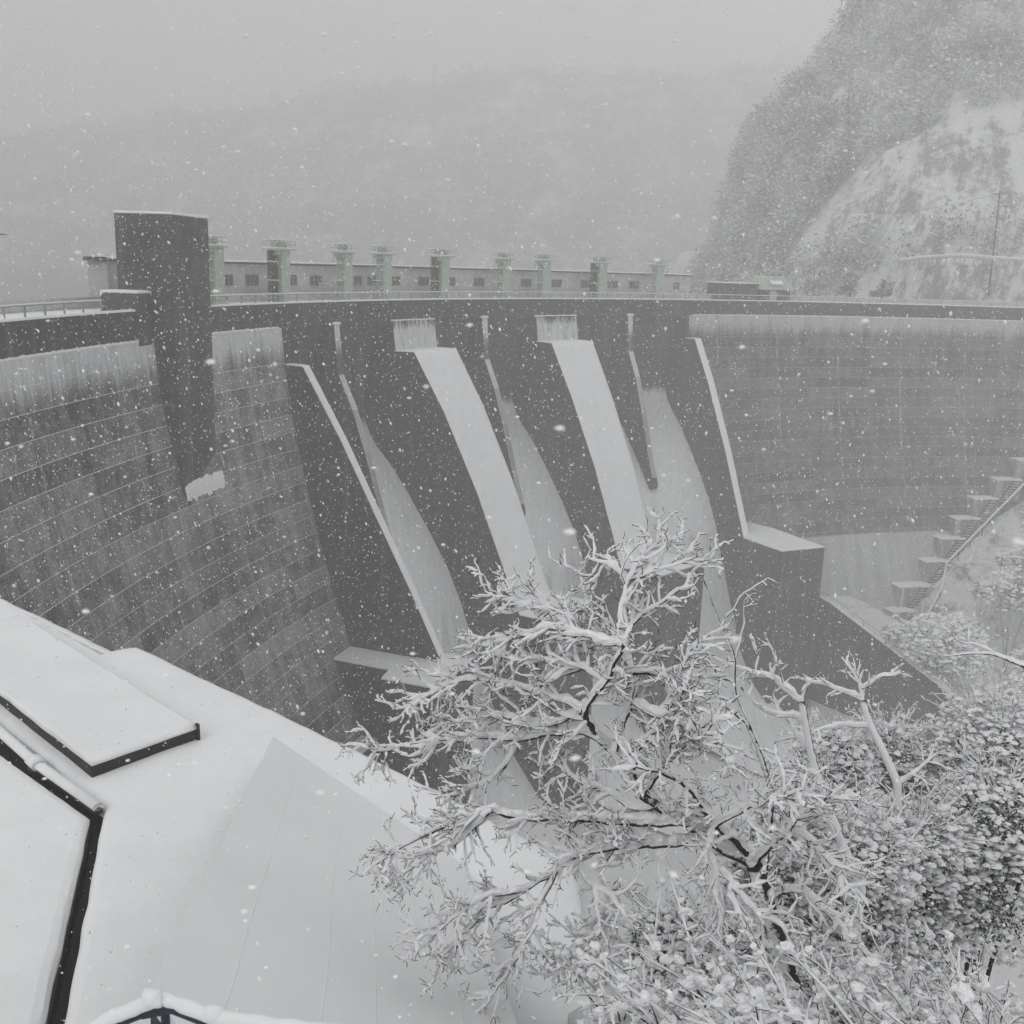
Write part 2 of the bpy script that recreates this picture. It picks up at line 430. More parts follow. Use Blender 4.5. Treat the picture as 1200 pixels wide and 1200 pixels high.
def wedge(mb, prof, p0, p1, th0=0.0, th1=0.0):
    """solid with closed (r,z) profile between two radial planes"""
    A = [pol(p0, r, z) for r, z in prof]; B = [pol(p1, r, z) for r, z in prof]; n = len(prof)
    mb.add(A + B, [list(range(n)), [n + i for i in range(n)][::-1]] + [[i, n + i, n + (i + 1) % n, (i + 1) % n] for i in range(n)])
def capstrip(mb, line, p0, p1, th=.16, n=6, ov=.06):
    """snow lying on a line of (r,z) points between two radial planes: rounded slab"""
    pts = []
    for (r0, z0), (r1, z1) in zip(line, line[1:]):
        k = max(1, int(math.hypot(r1 - r0, z1 - z0) / .9))
        pts += [(r0 + (r1 - r0) * i / k, z0 + (z1 - z0) * i / k) for i in range(k)]
    pts.append(line[-1]); pts = np.array(pts)
    t = np.gradient(pts, axis=0); t /= np.linalg.norm(t, axis=1)[:, None]
    nr = np.stack([-t[:, 1], t[:, 0]], 1)
    rows = []
    for i, (q, m) in enumerate(zip(pts, nr)):
        dphi = math.degrees(ov / (RAD - q[0])) * (1 if p0 > p1 else -1)
        row = []
        us = [0, 0, .03, .1] + list(np.linspace(.2, .8, n)) + [.9, .97, 1, 1]
        for k, u in enumerate(us):
            e = 0 if k in (0, len(us) - 1) else th * min(1, 3.2 * math.sqrt(min(u, 1 - u) + .02))
            if 0 < k < len(us) - 1: e *= 1 + .25 * mnoise.noise((q[0] * .7, u * 6, q[1] * .7))
            ph = p0 + dphi + (p1 - p0 - 2 * dphi) * u
            row.append(pol(ph, q[0] + m[0] * e, q[1] + m[1] * e))
        rows.append(row)
    mb.grid(rows)

# dividing piers (two wide ones) with block at the toe
def pier(name, p0, p1, slope, b0, b1, rend, label, plat=-46.1):
    prof = [(-7, -7.92), (.15, -7.92), (.75, -12.0)] + slope + [(rend, plat), (rend, -82), (-7, -82)]
    mb = MB(); wedge(mb, prof, p0, p1)
    o = mb.build(name, M_PIER, dam, uvfun=dam_uv, label=label)
    mb = MB()
    capstrip(mb, [(.7, -12.0)] + slope + [(rend, plat)], p0, p1, .16)
    mb.build("snow_cap", M_SNOW, o, smooth=True)
    mb = MB(); hp = [(.17, -7.95), (.77, -11.95)]
    mb.grid([[pol(q, r, z) for r, z in [(.29 + .6 * i / 5, -7.93 - 4.0 * i / 5) for i in range(6)]] for q in np.linspace(p0 - .06, p1 + .06, 16)])
    mb.build("pier_head", M_HEAD, o, uvfun=face_uv)
    mb = MB(); mb.tube([pol(q, .12, -7.88 + .08 * mnoise.noise((q * 9, 1, 2))) for q in np.linspace(p0, p1, 24)], .15, 6); mb.build("snow_edge", M_SNOW, o, smooth=True)
    return o
S2 = [(4.1, -11.9), (9.2, -19.7), (14.7, -30.0), (19.2, -39.9), (21.5, -45.0), (22.0, -46.1)]
S3 = [(4.0, -12.0), (8.9, -20.6), (14.2, -31.0), (18.4, -41.0), (20.0, -45.2), (20.6, -46.2)]
pier("dividing_pier", P2L, P2R, S2, 0, 0, 27.3, "wide snow-topped pier nearer the elevator tower")
pier("dividing_pier", P3L, P3R, S3, 0, 0, 27.8, "wide snow-topped pier nearer the far bank", -46.2)
# thin training walls
def twall(p0, p1, slope, plat, rend, label):
    prof = [(-7, -7.92), (.15, -7.92), (.6, -12.2)] + slope + [(rend, plat), (rend, -82), (-7, -82)]
    mb = MB(); wedge(mb, prof, p0, p1); o = mb.build("training_wall", M_WALL, dam, uvfun=dam_uv, label=label)
    mb = MB(); capstrip(mb, [(.6, -12.2)] + slope + [(rend, plat)], p0, p1, .14, 3, .03); mb.build("snow_cap", M_SNOW, o, smooth=True)
    return o
S1 = [(3.0, -12.25), (8.1, -20.7), (12.6, -29.1), (17.1, -37.4), (20.9, -44.9), (21.4, -46.0)]
S4 = [(3.05, -12.1), (7.6, -20.1), (13.4, -32.0), (18.6, -44.2), (19.4, -46.2)]
tw1 = twall(W1 + .0, W1 - .5, S1, -46.0, 23.8, "thin training wall beside the near face")
tw4 = twall(W4 + .0, W4 - .58, S4, -46.2, 30.0, "thin training wall beside the far face")
# toe blocks
def offs(phi, r, o, z): return pol(phi, 0, z) + inward(phi) * r + along(phi) * o
def toe_block(phi, outline, z, label):
    mb = MB(); pts = [offs(phi, r, o, z) for r, o in outline]
    mb.prism([p - np.array([0, 0, 36.0]) for p in pts], (0, 0, 36.0))
    b = mb.build("toe_block", M_WALL, dam, uvfun=dam_uv, label=label)
    c = np.mean(pts, axis=0); mb = MB(); k = len(pts)
    ring = [[p + np.array([0, 0, .003]) for p in pts], [p + np.array([0, 0, .15]) for p in pts], [p + (c - p) * .05 + np.array([0, 0, .26]) for p in pts], [c + (p - c) * .4 + np.array([0, 0, .28]) for p in pts]]
    mb.grid(ring, closed=True); mb.add(ring[-1], [list(range(k))]); mb.build("snow_cap", M_SNOW, b, smooth=False)
toe_block(W4, [(8, .2), (12.6, 8.6), (17.9, 9.4), (31.4, 7.7), (29.9, -1.5), (20.3, -.8), (19.6, .2)], -46.15, "square block ending the far training wall")
toe_block(W1, [(6, -4.3), (16.8, -4.5), (17.2, -7.2), (24.2, -7.0), (24.2, 3.2), (19.7, 3.0), (21.5, -.05), (6, -.05)], -46.05, "stepped block ending the near training wall")
toe_block(W1, [(9, -8.8), (15.5, -9.2), (15.5, -4.6), (9, -4.6)], -55.0, "low ledge under the near training wall")
toe_block(W4, [(17, 9.45), (24.5, 8.75), (25, 11.2), (17, 12)], -52.2, "small step beside the far end block")

toe_block(P3L, [(17, 9.0), (27.3, .6), (28.3, 12.2), (18.6, 12.2)], -46.14, "block with snowy top ending the farther wide pier")
toe_block(P2L, [(18, 8.6), (27.0, .4), (28.6, 10.6), (19.5, 10.8)], -46.04, "block with snowy top ending the nearer wide pier")

# thin splitter piers in the middle of each bay
SM = [(.15, -7.92), (.3, -9.5), (.85, -14.3), (2.9, -18.6), (4.8, -24), (6.9, -31), (9.0, -37.2)]
for k, ph in enumerate(MID):
    hw = math.degrees(.62 / RAD)
    prof = SM + [(9.0, -38.2), (4.0, -38.4), (-6, -30), (-6, -7.92)]
    mb = MB(); wedge(mb, prof, ph + hw, ph - hw)
    o = mb.build("splitter_pier", M_WALL, dam, uvfun=dam_uv)
    mb = MB()
    pr = []
    for (r0, z0), (r1, z1) in zip(SM, SM[1:]):
        for i in range(6): pr.append((r0 + (r1 - r0) * i / 6 + .02, z0 + (z1 - z0) * i / 6))
    mb.grid([[pol(q, r, z) for r, z in pr] for q in np.linspace(ph + hw * .96, ph - hw * .96, 4)])
    mb.build("snow_crust", m_concrete("splitter_crust_%s" % ("abc"[k]), (.05, .048, .047), (.10, .096, .094), False, (.05, .62), .9), o, uvfun=face_uv)
    mb = MB(); mb.tube([pol(q, .15, -7.85) for q in np.linspace(ph + hw * 1.5, ph - hw * 1.5, 7)], [.1, .2, .25, .28, .25, .2, .1], 6); mb.build("snow_edge", M_SNOW, o, smooth=True)

# ------------------------------------------------------------------ elevator tower on the near face
tw = thing("elevator_tower", "tall square concrete elevator tower rising above the dam crest", "tower", pol(167.3, 1, -21))
A = np.array([-32.0, 97.0, 0]); B = np.array([-30.95, 104.75, 0])
nrm = np.array([-.99, .134, 0.]); nrm /= np.linalg.norm(nrm)
A2 = A + nrm * 5.6; B2 = B + nrm * 5.6
def lvl(P, z): return np.array([P[0], P[1], z])
mb = MB(); mb.box8([lvl(q, -24.5) for q in (A, B, B2, A2)] + [lvl(q, 3.55) for q in (A, B, B2, A2)])
shaft = mb.build("tower_shaft", M_TOWER, tw, bevel=.05, uvfun=lambda V: np.stack([V[:, 0] * .6 + V[:, 1] + 300, V[:, 2]], 1))
mb = MB(); C0 = (A + B + A2 + B2) / 4
q4 = [A, B, B2, A2]
mb.grid([[lvl(C0 + (q - C0) * s, z) for q in q4] for s, z in ((1.01, 3.553), (1.015, 3.66), (.98, 3.78), (.5, 3.82))], closed=True); mb.add([lvl(C0 + (q - C0) * .5, 3.82) for q in q4], [[0, 1, 2, 3]])
mb.build("snow_cap", M_SNOW, tw)
# shuttered opening high on the near side
sd = (A2 - A) / np.linalg.norm(A2 - A)
mb = MB(); pc = A + sd * 3.0 + np.array([.0, -.02, 0]); out = np.array([-.134, -.99, 0])
mb.box(lvl(pc + out * .02, 1.5), 2.2, .12, 1.9, sd); mb.build("shutter", M_WALL, tw, uvfun=dam_uv)
# lower bay beside the shaft, standing on the crest
mb = MB(); a0 = A + out * 2.6 + sd * 2.3; a1 = A + out * .004 + sd * 2.3
a3 = a0 + sd * 3.6; a2 = a1 + sd * 3.6
def prz(q, z): return lvl(q, z)
mb.box8([prz(q, -8.3) for q in (a0, a1, a2, a3)] + [prz(q, -3.55) for q in (a0, a1, a2, a3)])
mb.build("side_bay", M_TOWER, tw, bevel=.04, uvfun=lambda V: np.stack([V[:, 0] * .6 + V[:, 1] + 300, V[:, 2]], 1))
c0 = (a0 + a1 + a2 + a3) / 4; mb = MB()
qs = [a0, a1, a2, a3]
mb.grid([[lvl(c0 + (q - c0) * s, z) for q in qs] for s, z in ((1.01, -3.547), (1.02, -3.42), (.96, -3.33), (.5, -3.3))], closed=True); mb.add([lvl(c0 + (q - c0) * .5, -3.3) for q in qs], [[0, 1, 2, 3]])
mb.build("bay_snow_cap", M_SNOW, tw)
# ledge with a pad of snow at the foot
mb = MB()
f0, f1 = 168.55, 165.7
mb.grid([[pol(q, face_r(z) + e, z) for z, e in ((-21.7 + .3 * mnoise.noise((q * 3, 0, 0)), .03), (-21.9, .16), (-22.9, .14), (-23.45 + .4 * mnoise.noise((q * 4, 2, 0)), .02))] for q in np.linspace(f0, f1, 60)])
mb.build("foot_ledge_snow", M_ROOFSNOW, tw, smooth=True)

# ------------------------------------------------------------------ crest rails
def crest_rail(a, b, label):
    t = thing("guard_rail", label, "railing", pol((a + b) / 2, -.25, -5), "guard rails along the crest")
    ph = phis(a, b, .25)
    mb = MB()
    for z, rr in ((-4.12, .05), (-4.55, .035)):
        mb.tube([pol(q, -.25, z) for q in ph], rr, 5)
    mb.build("rails", M_STEEL, t)
    mb = MB(); mb.tube([pol(q, -.25, -4.03 + .02 * mnoise.noise((q * 5, 0, 0))) for q in ph], [.085 + .03 * mnoise.noise((q * 7, 3, 0)) for q in ph], 6, squash=.8); mb.build("rail_snow", M_SNOW, t, smooth=True)
    n = int(abs(a - b) * RAD * math.pi / 180 / 2.8)
    for i in range(min(n, 98) + 1):
        q = a + (b - a) * i / min(n, 98)
        mb = MB(); mb.box(pol(q, -.25, -4.55), .12, .12, .86, along(q)); mb.build("post", M_STEEL, t)
crest_rail(193, 171.6, "snow-topped guard rail on the crest, nearer side of the elevator tower")
crest_rail(165.4, 69, "long snow-topped guard rail on the crest, farther side of the elevator tower")

# ------------------------------------------------------------------ gatehouse: long grey gallery on the crest
gh = thing("gatehouse", "long low grey gallery building with a row of dark windows behind the gate towers", "building", pol(145, -9, -5.3))
G0, G1 = 166.9, 120.85
mb = MB(); sweep(mb, [(-7.6, -5.3), (-7.6, -.85), (-9.8, -.85), (-9.8, -12)], phis(G0, G1), 20)
for q in (G0, G1):
    e = [pol(q, r, z) for r, z in ((-7.6, -5.3), (-7.6, -.85), (-9.8, -.85), (-9.8, -12), (-7.6, -12))]; mb.add(e, [list(range(5))])
mb.build("wall", M_WALLP, gh)
mb = MB(); sweep(mb, [(-7.2, -.84), (-7.2, -.62), (-10, -.62), (-10, -.84)], phis(G0 + .15, G1 - .15), 20)
for q in (G0 + .15, G1 - .15): mb.add([pol(q, r, z) for r, z in ((-7.2, -.84), (-7.2, -.62), (-10, -.62), (-10, -.84))], [[0, 1, 2, 3]])
mb.build("roof", M_WALL, gh, uvfun=dam_uv)
mb = MB(); sweep(mb, [(-7.18, -.615), (-7.2, -.5), (-7.5, -.44), (-9.9, -.44), (-10, -.615)], phis(G0 + .15, G1 - .15), 20); mb.build("roof_snow", M_SNOW, gh)
for q in (164.5, 162.8, 159.4, 157.6, 154.8, 152.9, 149.8, 148.4, 146.7, 144.3, 142.1, 139.6, 137.4, 135.5, 132.8, 130.2, 127.8, 125.9, 122.1):
    mb = MB(); wv = 1.25 if q != 122.1 else .7
    mb.box(pol(q, -7.58, -2.75), wv * 2, .1, 1.25, along(q)); o = mb.build("window", M_GLASS, gh)
    mb = MB(); w = wv
    for oo in (-w, -w / 3, w / 3, w): mb.box(pol(q, -7.52, -2.75) + along(q) * oo, .07, .08, 1.3, along(q))
    for zz in (-3.4, -2.1): mb.box(pol(q, -7.515, zz), w * 2 + .1, .09, .07, along(q))
    mb.build("frame", M_STEEL, o)

# ------------------------------------------------------------------ gate hoist towers
def hoist(phi, wide, label):
    q = phi; al = along(q); ii = inward(q); t = thing("gate_hoist_tower", label, "hoist tower", pol(q, -4, -5.3), "green gate hoist towers on the crest")
    c = pol(q, -4, 0)
    mb = MB(); mb.box(lvl(c, -2.2), 1.75, 1.5, 6.2, al); mb.build("column", M_GREEN, t, bevel=.08)
    w = 4.1 if wide else 3.0
    sh = al * (-.35 if wide else -.3)
    mb = MB(); mb.box(lvl(c + sh, 1.02), w, 2.0, .24, al); mb.box(lvl(c + sh, .62), w * .72, 1.2, .5, al); p = mb.build("platform", M_GREEN, t)
    mb = MB(); mb.box(lvl(c + sh, 1.2), w + .06, 2.06, .13, al); mb.build("platform_snow", M_SNOW, p)
    mb = MB()
    cs = [c + sh + al * w / 2 * a * .97 + ii * .95 * b for a, b in ((-1, -1), (1, -1), (1, 1), (-1, 1))]
    for a, b in zip(cs, cs[1:] + cs[:1]):
        n = 3
        for k in range(n): mb.bar(lvl(a + (b - a) * k / n, 1.1), lvl(a + (b - a) * k / n, 2.05), .04, 4)
        for z in (1.6, 2.05): mb.bar(lvl(a, z), lvl(b, z), .045, 4)
    rl = mb.build("platform_railing", M_GREEN, t)
    mb = MB()
    for a, b in zip(cs, cs[1:] + cs[:1]): mb.bar(lvl(a, 2.11), lvl(b, 2.11), .05, 5)
    mb.build("railing_snow", M_SNOW, rl)
    mb = MB()
    for k, oo in enumerate((-.9, .1, .8) if wide else (-.6, .4)):
        mb.box(lvl(c + sh + al * oo, 1.55), .55, .7, .6, al); mb.tube([lvl(c + sh + al * oo, 1.8), lvl(c + sh + al * oo, 1.98)], [.2, .12], 8)
    mb.build("hoist_machine", M_STEEL, t)
    mb = MB(); e = c - al * (1.75 if wide else 1.45)     # access ladder cage beside the column
    for a in (-.45, .45):
        for b in (-.4, .4): mb.bar(lvl(e + al * a + ii * b, -5.2), lvl(e + al * a + ii * b, 1.0), .05, 4)
    for k in range(14): mb.box(lvl(e + ii * .4, -4.9 + k * .43), .95, .06, .06, al); mb.box(lvl(e - ii * .4, -4.9 + k * .43), .95, .05, .05, al)
    mb.box(lvl(e, -1.6), 1.0, .5, 5.0, al) if wide else None
    mb.build("ladder_cage", M_STEEL if not wide else M_HUT, t)
    mb = MB(); mb.box(lvl(e, -.4), 1.15, .95, .08, al); mb.box(lvl(e, -2.6), 1.15, .95, .08, al); mb.build("ladder_landing_snow", M_SNOW, t)
HT = [(162.02, 0, "green hoist tower half hidden behind the elevator tower"),
      (157.21, 1, "green hoist tower with broad platform, nearest the elevator tower"),
      (152.32, 0, "narrow green hoist tower above the near spillway bay's far side"),
      (149.12, 0, "narrow green hoist tower above the nearer wide dividing pier"),
      (144.22, 1, "green hoist tower with broad platform over the middle spillway bay"),
      (138.85, 0, "narrow green hoist tower just short of the farther dividing pier"),
      (135.26, 0, "narrow green hoist tower directly above the farther dividing pier"),
      (130.15, 1, "green hoist tower with broad platform over the farthest spillway bay"),
      (124.93, 0, "last narrow green hoist tower, at the far end of the gatehouse")]
for a in HT: hoist(*a)

# low buildings at the far end of the crest
q = 117.3
st_ = thing("store_building", "low dark building with snowy flat roof beyond the gatehouse end", "building", pol(q, -6, -5.3))
mb = MB(); mb.box(pol(q, -6.5, -3.6), 9.6, 4, 3.3, along(q)); mb.build("wall", M_HUT, st_)
mb = MB(); mb.box(pol(q, -6.5, -1.85), 10.0, 4.4, .2, along(q)); mb.build("roof_snow", M_SNOW, st_, bevel=.05)
for oo in (-3, 0, 3):
    mb = MB(); mb.box(pol(q, -4.44, -3.3) + along(q) * oo, 1.2, .08, 1.0, along(q)); mb.build("window", M_GLASS, st_)
q = 113.9
hut = thing("green_hut", "small pale green roofed hut beside the dark crest building", "hut", pol(q, -6, -5.3))
mb = MB(); mb.box(pol(q, -6.5, -4.15), 7.4, 3.2, 2.2, along(q)); wl_ = mb.build("wall", M_HUT, hut)
mb = MB(); mb.box(pol(q, -4.86, -4.1) + along(q) * -.6, 1.6, .08, 1.9, along(q)); mb.build("door", M_WALLP, hut)
mb = MB(); al_, in_ = along(q), inward(q)
mb.box8([lvl(pol(q, -6.5, 0) + al_ * a * 5.4 * .8 + in_ * b * 2.3, -3.0) for a, b in ((-1, -1), (1, -1), (1, 1), (-1, 1))] + [lvl(pol(q, -6.5, 0) + al_ * (a * 3.4 - .5) + in_ * b * .5, -.5) for a, b in ((-1, -1), (1, -1), (1, 1), (-1, 1))])
rf = mb.build("roof", M_GREEN, hut)
mb = MB(); mb.box(lvl(pol(q, -6.5, 0) - al_ * .5, -.42), 7.0, 1.1, .14, al_); mb.box(lvl(pol(q, -4.5, 0) - al_ * .2, -1.55), 3.0, .9, .1, al_, (in_ * .75 + np.array([0, 0, .66]))); mb.build("roof_snow", M_SNOW, rf)

# street lamp at the near end of the crest, its pole just outside the picture
lp = thing("street_lamp", "grey street lamp arm reaching over the crest road by the picture's edge", "street lamp", (-36.2, 66.0, -5.3))
mb = MB(); mb.tube([(-36.2, 66.0, -5.3), (-36.2, 66.0, -1), (-36.1, 66.05, .4), (-35.4, 66.3, .82), (-34.0, 66.9, .86)], [.09, .08, .06, .05, .04], 8); mb.build("pole", M_STEEL, lp, smooth=True)
mb = MB(); mb.tube([(-34.1, 66.85, .86), (-33.7, 67.0, .88), (-33.2, 67.25, .9), (-32.8, 67.44, .9)], [.05, .14, .14, .05], 8, squash=.55); mb.build("lamp_head", M_STEEL, lp, smooth=True)

# ------------------------------------------------------------------ right toe: stepped blocks, stair flights, rails
STEP = [(106.2, 214.4, -36.2, 93.7), (101.5, 212.7, -40.2, 95.6), (96.3, 210.8, -44.0, 97.7), (92.2, 208.6, -47.9, 99.5), (88.4, 206.5, -51.7, 101.1), (84.8, 204.0, -55.9, 102.8), (79.3, 200.9, -60.3, 105.3), (75.9, 198.0, -64.6, 107.0)]
SL = ["uppermost snow-topped concrete step climbing along the far dam toe", "second snow-topped concrete step from the top along the far toe", "third concrete step from the top along the far toe stairway", "fourth concrete step from the top, mid-way up the far toe", "fifth concrete step from the top along the far toe stairway", "sixth concrete step from the top, above the last two steps", "broad concrete step just above the lowest one at the far toe", "lowest small concrete step standing on the snowy apron"]
M_STEPC = m_concrete("step_block_concrete", (.20, .20, .20), (.42, .42, .42), False, (.3, .6))
for (x, y, z, ph), lab in zip(STEP, SL):
    al, ii = along(ph), inward(ph); r0 = face_r(z)
    t = thing("stair_block", lab, "concrete step", pol(ph, r0, z - 4), "concrete steps at the far toe")
    c = pol(ph, r0 + .6, 0) + al * .9
    wd = 5.6 if z > -60 else (7.5 if z > -63 else 5)
    hh = 4.4 if z > -63 else 2.2
    mb = MB(); mb.box(lvl(c + al * .8, z - hh / 2), wd, 4.6, hh, al); mb.build("block", M_STEPC, t, uvfun=dam_uv)
    mb = MB(); mb.box(lvl(c + al * .8, z + .13), wd + .05, 4.65, .26, al); mb.build("snow_cap", M_SNOW, t, bevel=.08)
    # flight of treads against the downstream face of the block, rising to the right
    mb = MB(); ms = MB(); n = 9
    for k in range(n):
        u = k / (n - 1); p = c + al * (-.4 + 2.6 * u) + ii * 2.75
        mb.box(lvl(p, z - hh + hh * u + .0), 1.5, .5, .16, al)
        ms.box(lvl(p, z - hh + hh * u + .13), 1.5, .5, .09, al)
    for sgn in (-.8, .8):
        mb.bar(lvl(c + al * (-.4 + sgn) + ii * 2.75, z - hh), lvl(c + al * (2.2 + sgn) + ii * 2.75, z), .14, 4)
    s_ = mb.build("stair_flight", M_HUT, t); ms.build("tread_snow", M_SNOW, s_)
hr = thing("bank_handrail", "long sloping snow-covered handrail beside the concrete steps on the far bank", "handrail", (80.7, 188.4, -66))
HP = np.array([(112, 211.2, -35.0), (105.03, 206.86, -40.32), (94.95, 200.67, -47.97), (86.58, 195.71, -54.5), (84.96, 193.14, -59.05), (80.75, 188.42, -64.09)])
mb = MB(); mb.tube(HP, .16, 5); mb.tube(HP - np.array([0, 0, .7]), .08, 5); mb.build("rails", M_DARK, hr)
mb = MB(); mb.tube(HP + np.array([0, 0, .25]), .2, 6); mb.build("rail_snow", M_SNOW, hr)
for i in range(len(HP) - 1):
    n = max(1, int(np.linalg.norm(HP[i + 1] - HP[i]) / 3))
    for k in range(n):
        p = HP[i] + (HP[i + 1] - HP[i]) * k / n; mb = MB(); mb.bar(p, p - np.array([0, 0, 2.0]), .09, 4); mb.build("post", M_DARK, hr)

# training wall of the stilling basin on the far side
bw = thing("basin_wall", "long dark sloping basin wall with snowy railed walkway on top", "retaining wall", (65, 165, -78))
WP = np.array([(52.5, 184.0, -56.0), (57.7, 176.0, -57.2), (76.5, 151.0, -68.0), (99, 121, -70)])
pn = np.array([.8, .6, 0])
mb = MB()
for a, b in zip(WP, WP[1:]):
    mb.box8([lvl(a, -84), lvl(a + pn * 1.3, -84), lvl(b + pn * 1.3, -84), lvl(b, -84), a, a + pn * 1.3, b + pn * 1.3, b])
mb.build("wall", M_WALL, bw, uvfun=lambda V: np.stack([V[:, 0] - V[:, 1] + 500, V[:, 2]], 1))
mb = MB()
for a, b in zip(WP, WP[1:]):
    z3 = np.array([0, 0, .01]); z4 = np.array([0, 0, .22])
    mb.box8([a + z3, a + pn * 1.3 + z3, b + pn * 1.3 + z3, b + z3, a + z4, a + pn * 1.3 + z4, b + pn * 1.3 + z4, b + z4])
mb.build("wall_snow", M_SNOW, bw)
mb = MB()
for a, b in zip(WP, WP[1:]):
    n = int(np.linalg.norm(b - a) / 2.4)
    for k in range(n + 1):
        p = a + (b - a) * k / n + pn * .2; mb.bar(p, p + np.array([0, 0, 1.2]), .045, 4)
    for h in (.65, 1.2): mb.bar(a + pn * .2 + np.array([0, 0, h]), b + pn * .2 + np.array([0, 0, h]), .06, 4)
mb.build("walkway_railing", M_STEEL, bw)

# ------------------------------------------------------------------ terrain
def fbm(x, y, s, o=5):
    return mnoise.fractal((x * s, y * s, 1.7), 1.0, 2.1, o)
def sstep(a, b, x): t = min(1, max(0, (x - a) / (b - a))); return t * t * (3 - 2 * t)
NEARP = ([0, 3, 5, 8, 10, 12, 14, 18, 22, 30, 100, 400], [-4.6, -4.7, -5.0, -6.9, -8.3, -9.6, -10.8, -13.8, -17.5, -26, -77, -77])
def ground_z(x, y):
    u = .8 * x + .6 * y; w = .6 * x - .8 * y
    D = math.hypot(x, y); az = math.atan2(x, max(y, -8.0)) if y > -8 else 1.6
    left = float(np.interp(D, *NEARP))
    up_ = float(np.interp(u, [-60, -20, 0, 20, 40], [10, 2, -9, -26, -50]))
    k = sstep(-.60, -.85, az) * sstep(25, 45, D)
    left = left + (max(left, up_) - left) * k
    if y > 4: left += (min(left, -14) - left) * sstep(1.15, .2, x) * sstep(4, 7, y)
    fl = float(np.interp(w, [-125, -112, -75, -20, 300], [-60.5, -61, -69.5, -72, -80]))
    right = float(np.interp(u, [155.5, 172, 178, 187, 196, 208, 215, 230, 260, 330, 420], [0, -1, -6, -.5, 6.5, 14.5, 19.5, 32, 62, 100, 140])) + fl
    if u < 78: z = max(left, -76.6)
    elif u < 155.2: z = -76.6
    else: z = right
    nn = fbm(x, y, .03) * 2.2 + fbm(x, y, .25, 3) * .25
    z += nn * (sstep(180, 225, u) * .8 + .12 * sstep(176, 190, u) + .25 * sstep(14, 30, D) * sstep(78, 66, u))
    return z
def terrain(name, xs, ys, mat, keep):
    xs = np.asarray(xs); ys = np.asarray(ys); P = np.zeros((len(ys), len(xs), 3))
    for j, y in enumerate(ys):
        for i, x in enumerate(xs): P[j, i] = (x, y, ground_z(x, y))
    fs = []; b = len(xs)
    for j in range(len(ys) - 1):
        for i in range(b - 1):
            if keep((xs[i] + xs[i + 1]) / 2, (ys[j] + ys[j + 1]) / 2): fs.append([j * b + i, j * b + i + 1, (j + 1) * b + i + 1, (j + 1) * b + i])
    mb = MB(); mb.add(P.reshape(-1, 3), fs); return mb.build(name, mat, smooth=True, kind='structure')
inside = lambda x, y: (math.hypot(x - CX, y - CY) < RAD - 1.0 or y < 55)
near = lambda x, y: -30 <= x <= 50 and -30 <= y <= 60
terrain("gorge_ground", np.arange(-150, 402, 2.0), np.arange(-210, 224, 2.0), M_BANK, lambda x, y: inside(x, y) and not near(x, y))
terrain("near_bank_ground", np.arange(-30, 50.01, .5), np.arange(-30, 60.01, .5), M_NEARBANK, lambda x, y: inside(x, y))

# reservoir behind the dam
mb = MB(); mb.grid([[pol(ph, -7.5 - d, -12) for d in (0, 60, 200, 500, 1100)] for ph in phis(230, 20, 2)])
t = NT("reservoir_water", .12); t.b.inputs["Specular IOR Level"].default_value = .5
t.bump(t.noise(t.pos(), .8, 4), .15, .2); mb.build("reservoir", t.color((.10, .105, .105)), kind='structure')

# right hillside: steep spur with a snowy rock cut above the road, wooded above
RIDGE_X = [40, 57, 63, 67, 72, 77, 86, 97, 110, 140, 180, 240, 400]
RIDGE_Z = [-14, -12, -4, 16, 34, 51, 64, 77, 92, 116, 135, 150, 158]
def hill_z(x, y):
    yr = 350 + .25 * (x - 100)
    h = float(np.interp(x - .06 * (y - 300) + 9 * fbm(y, x * .3, .032, 5), RIDGE_X, RIDGE_Z))
    foot = min(232 - .10 * (x - 95) if x > 95 else 232 + (95 - x) * 1.9, yr - 45)
    if h < -8: return -16
    t_ = (y - foot) / (yr - foot)
    if t_ < 0: return -14 + max(-20, (y - foot) * .3)
    # road bench, cut face, then wooded slope
    prof = float(np.interp(t_, [0, .012, .035, .08, .155, .185, .27, .31, .36, .62, 1.0, 1.5, 2.4], [0, .03, .135, .15, .265, .275, .375, .385, .42, .68, 1.0, .85, .3]))
    base = -9
    z = base + (h - base) * prof
    return z + fbm(x, y, .02) * 7 * sstep(.1, .5, t_) + fbm(x, y, .09, 4) * 2.2 * sstep(.02, .2, t_)
xs = np.arange(24, 402, 2.5); ys = np.concatenate([np.arange(214, 420, 2.2), np.arange(420, 640, 9)])
P = [[(x, y, hill_z(x, y)) for x in xs] for y in ys]
keep = []
b = len(xs)
mb = MB()
fs = [[j * b + i, j * b + i + 1, (j + 1) * b + i + 1, (j + 1) * b + i] for j in range(len(ys) - 1) for i in range(b - 1) if math.hypot(xs[i] - CX, ys[j] - CY) > RAD + 8.5]
mb.add(np.array(P).reshape(-1, 3), fs)
mb.build("hillside", M_HILL, smooth=True, kind='structure')
# low far ridge across the reservoir
xs = np.arange(-1100, 520, 22); ys = np.arange(820, 1500, 20)
def far_z(x, y):
    rz = float(np.interp(x, [-1100, -560, -320, -110, 40, 240, 440, 520], [90, 125, 150, 185, 195, 205, 225, 235]))
    t_ = (y - (860 + .1 * abs(x))) / 260
    return -14 + (rz + 14) * float(np.interp(t_, [-.2, 0, .5, 1, 2, 3], [0, 0, .55, 1, .9, .8])) + fbm(x, y, .012) * 12 * sstep(0, .4, t_) + fbm(x, y, .06, 3) * 4 * sstep(0, .2, t_)
mb = MB(); mb.grid([[(x, y, far_z(x, y)) for x in xs] for y in ys]); mb.build("far_hill", M_FARHILL, smooth=True, kind='structure')

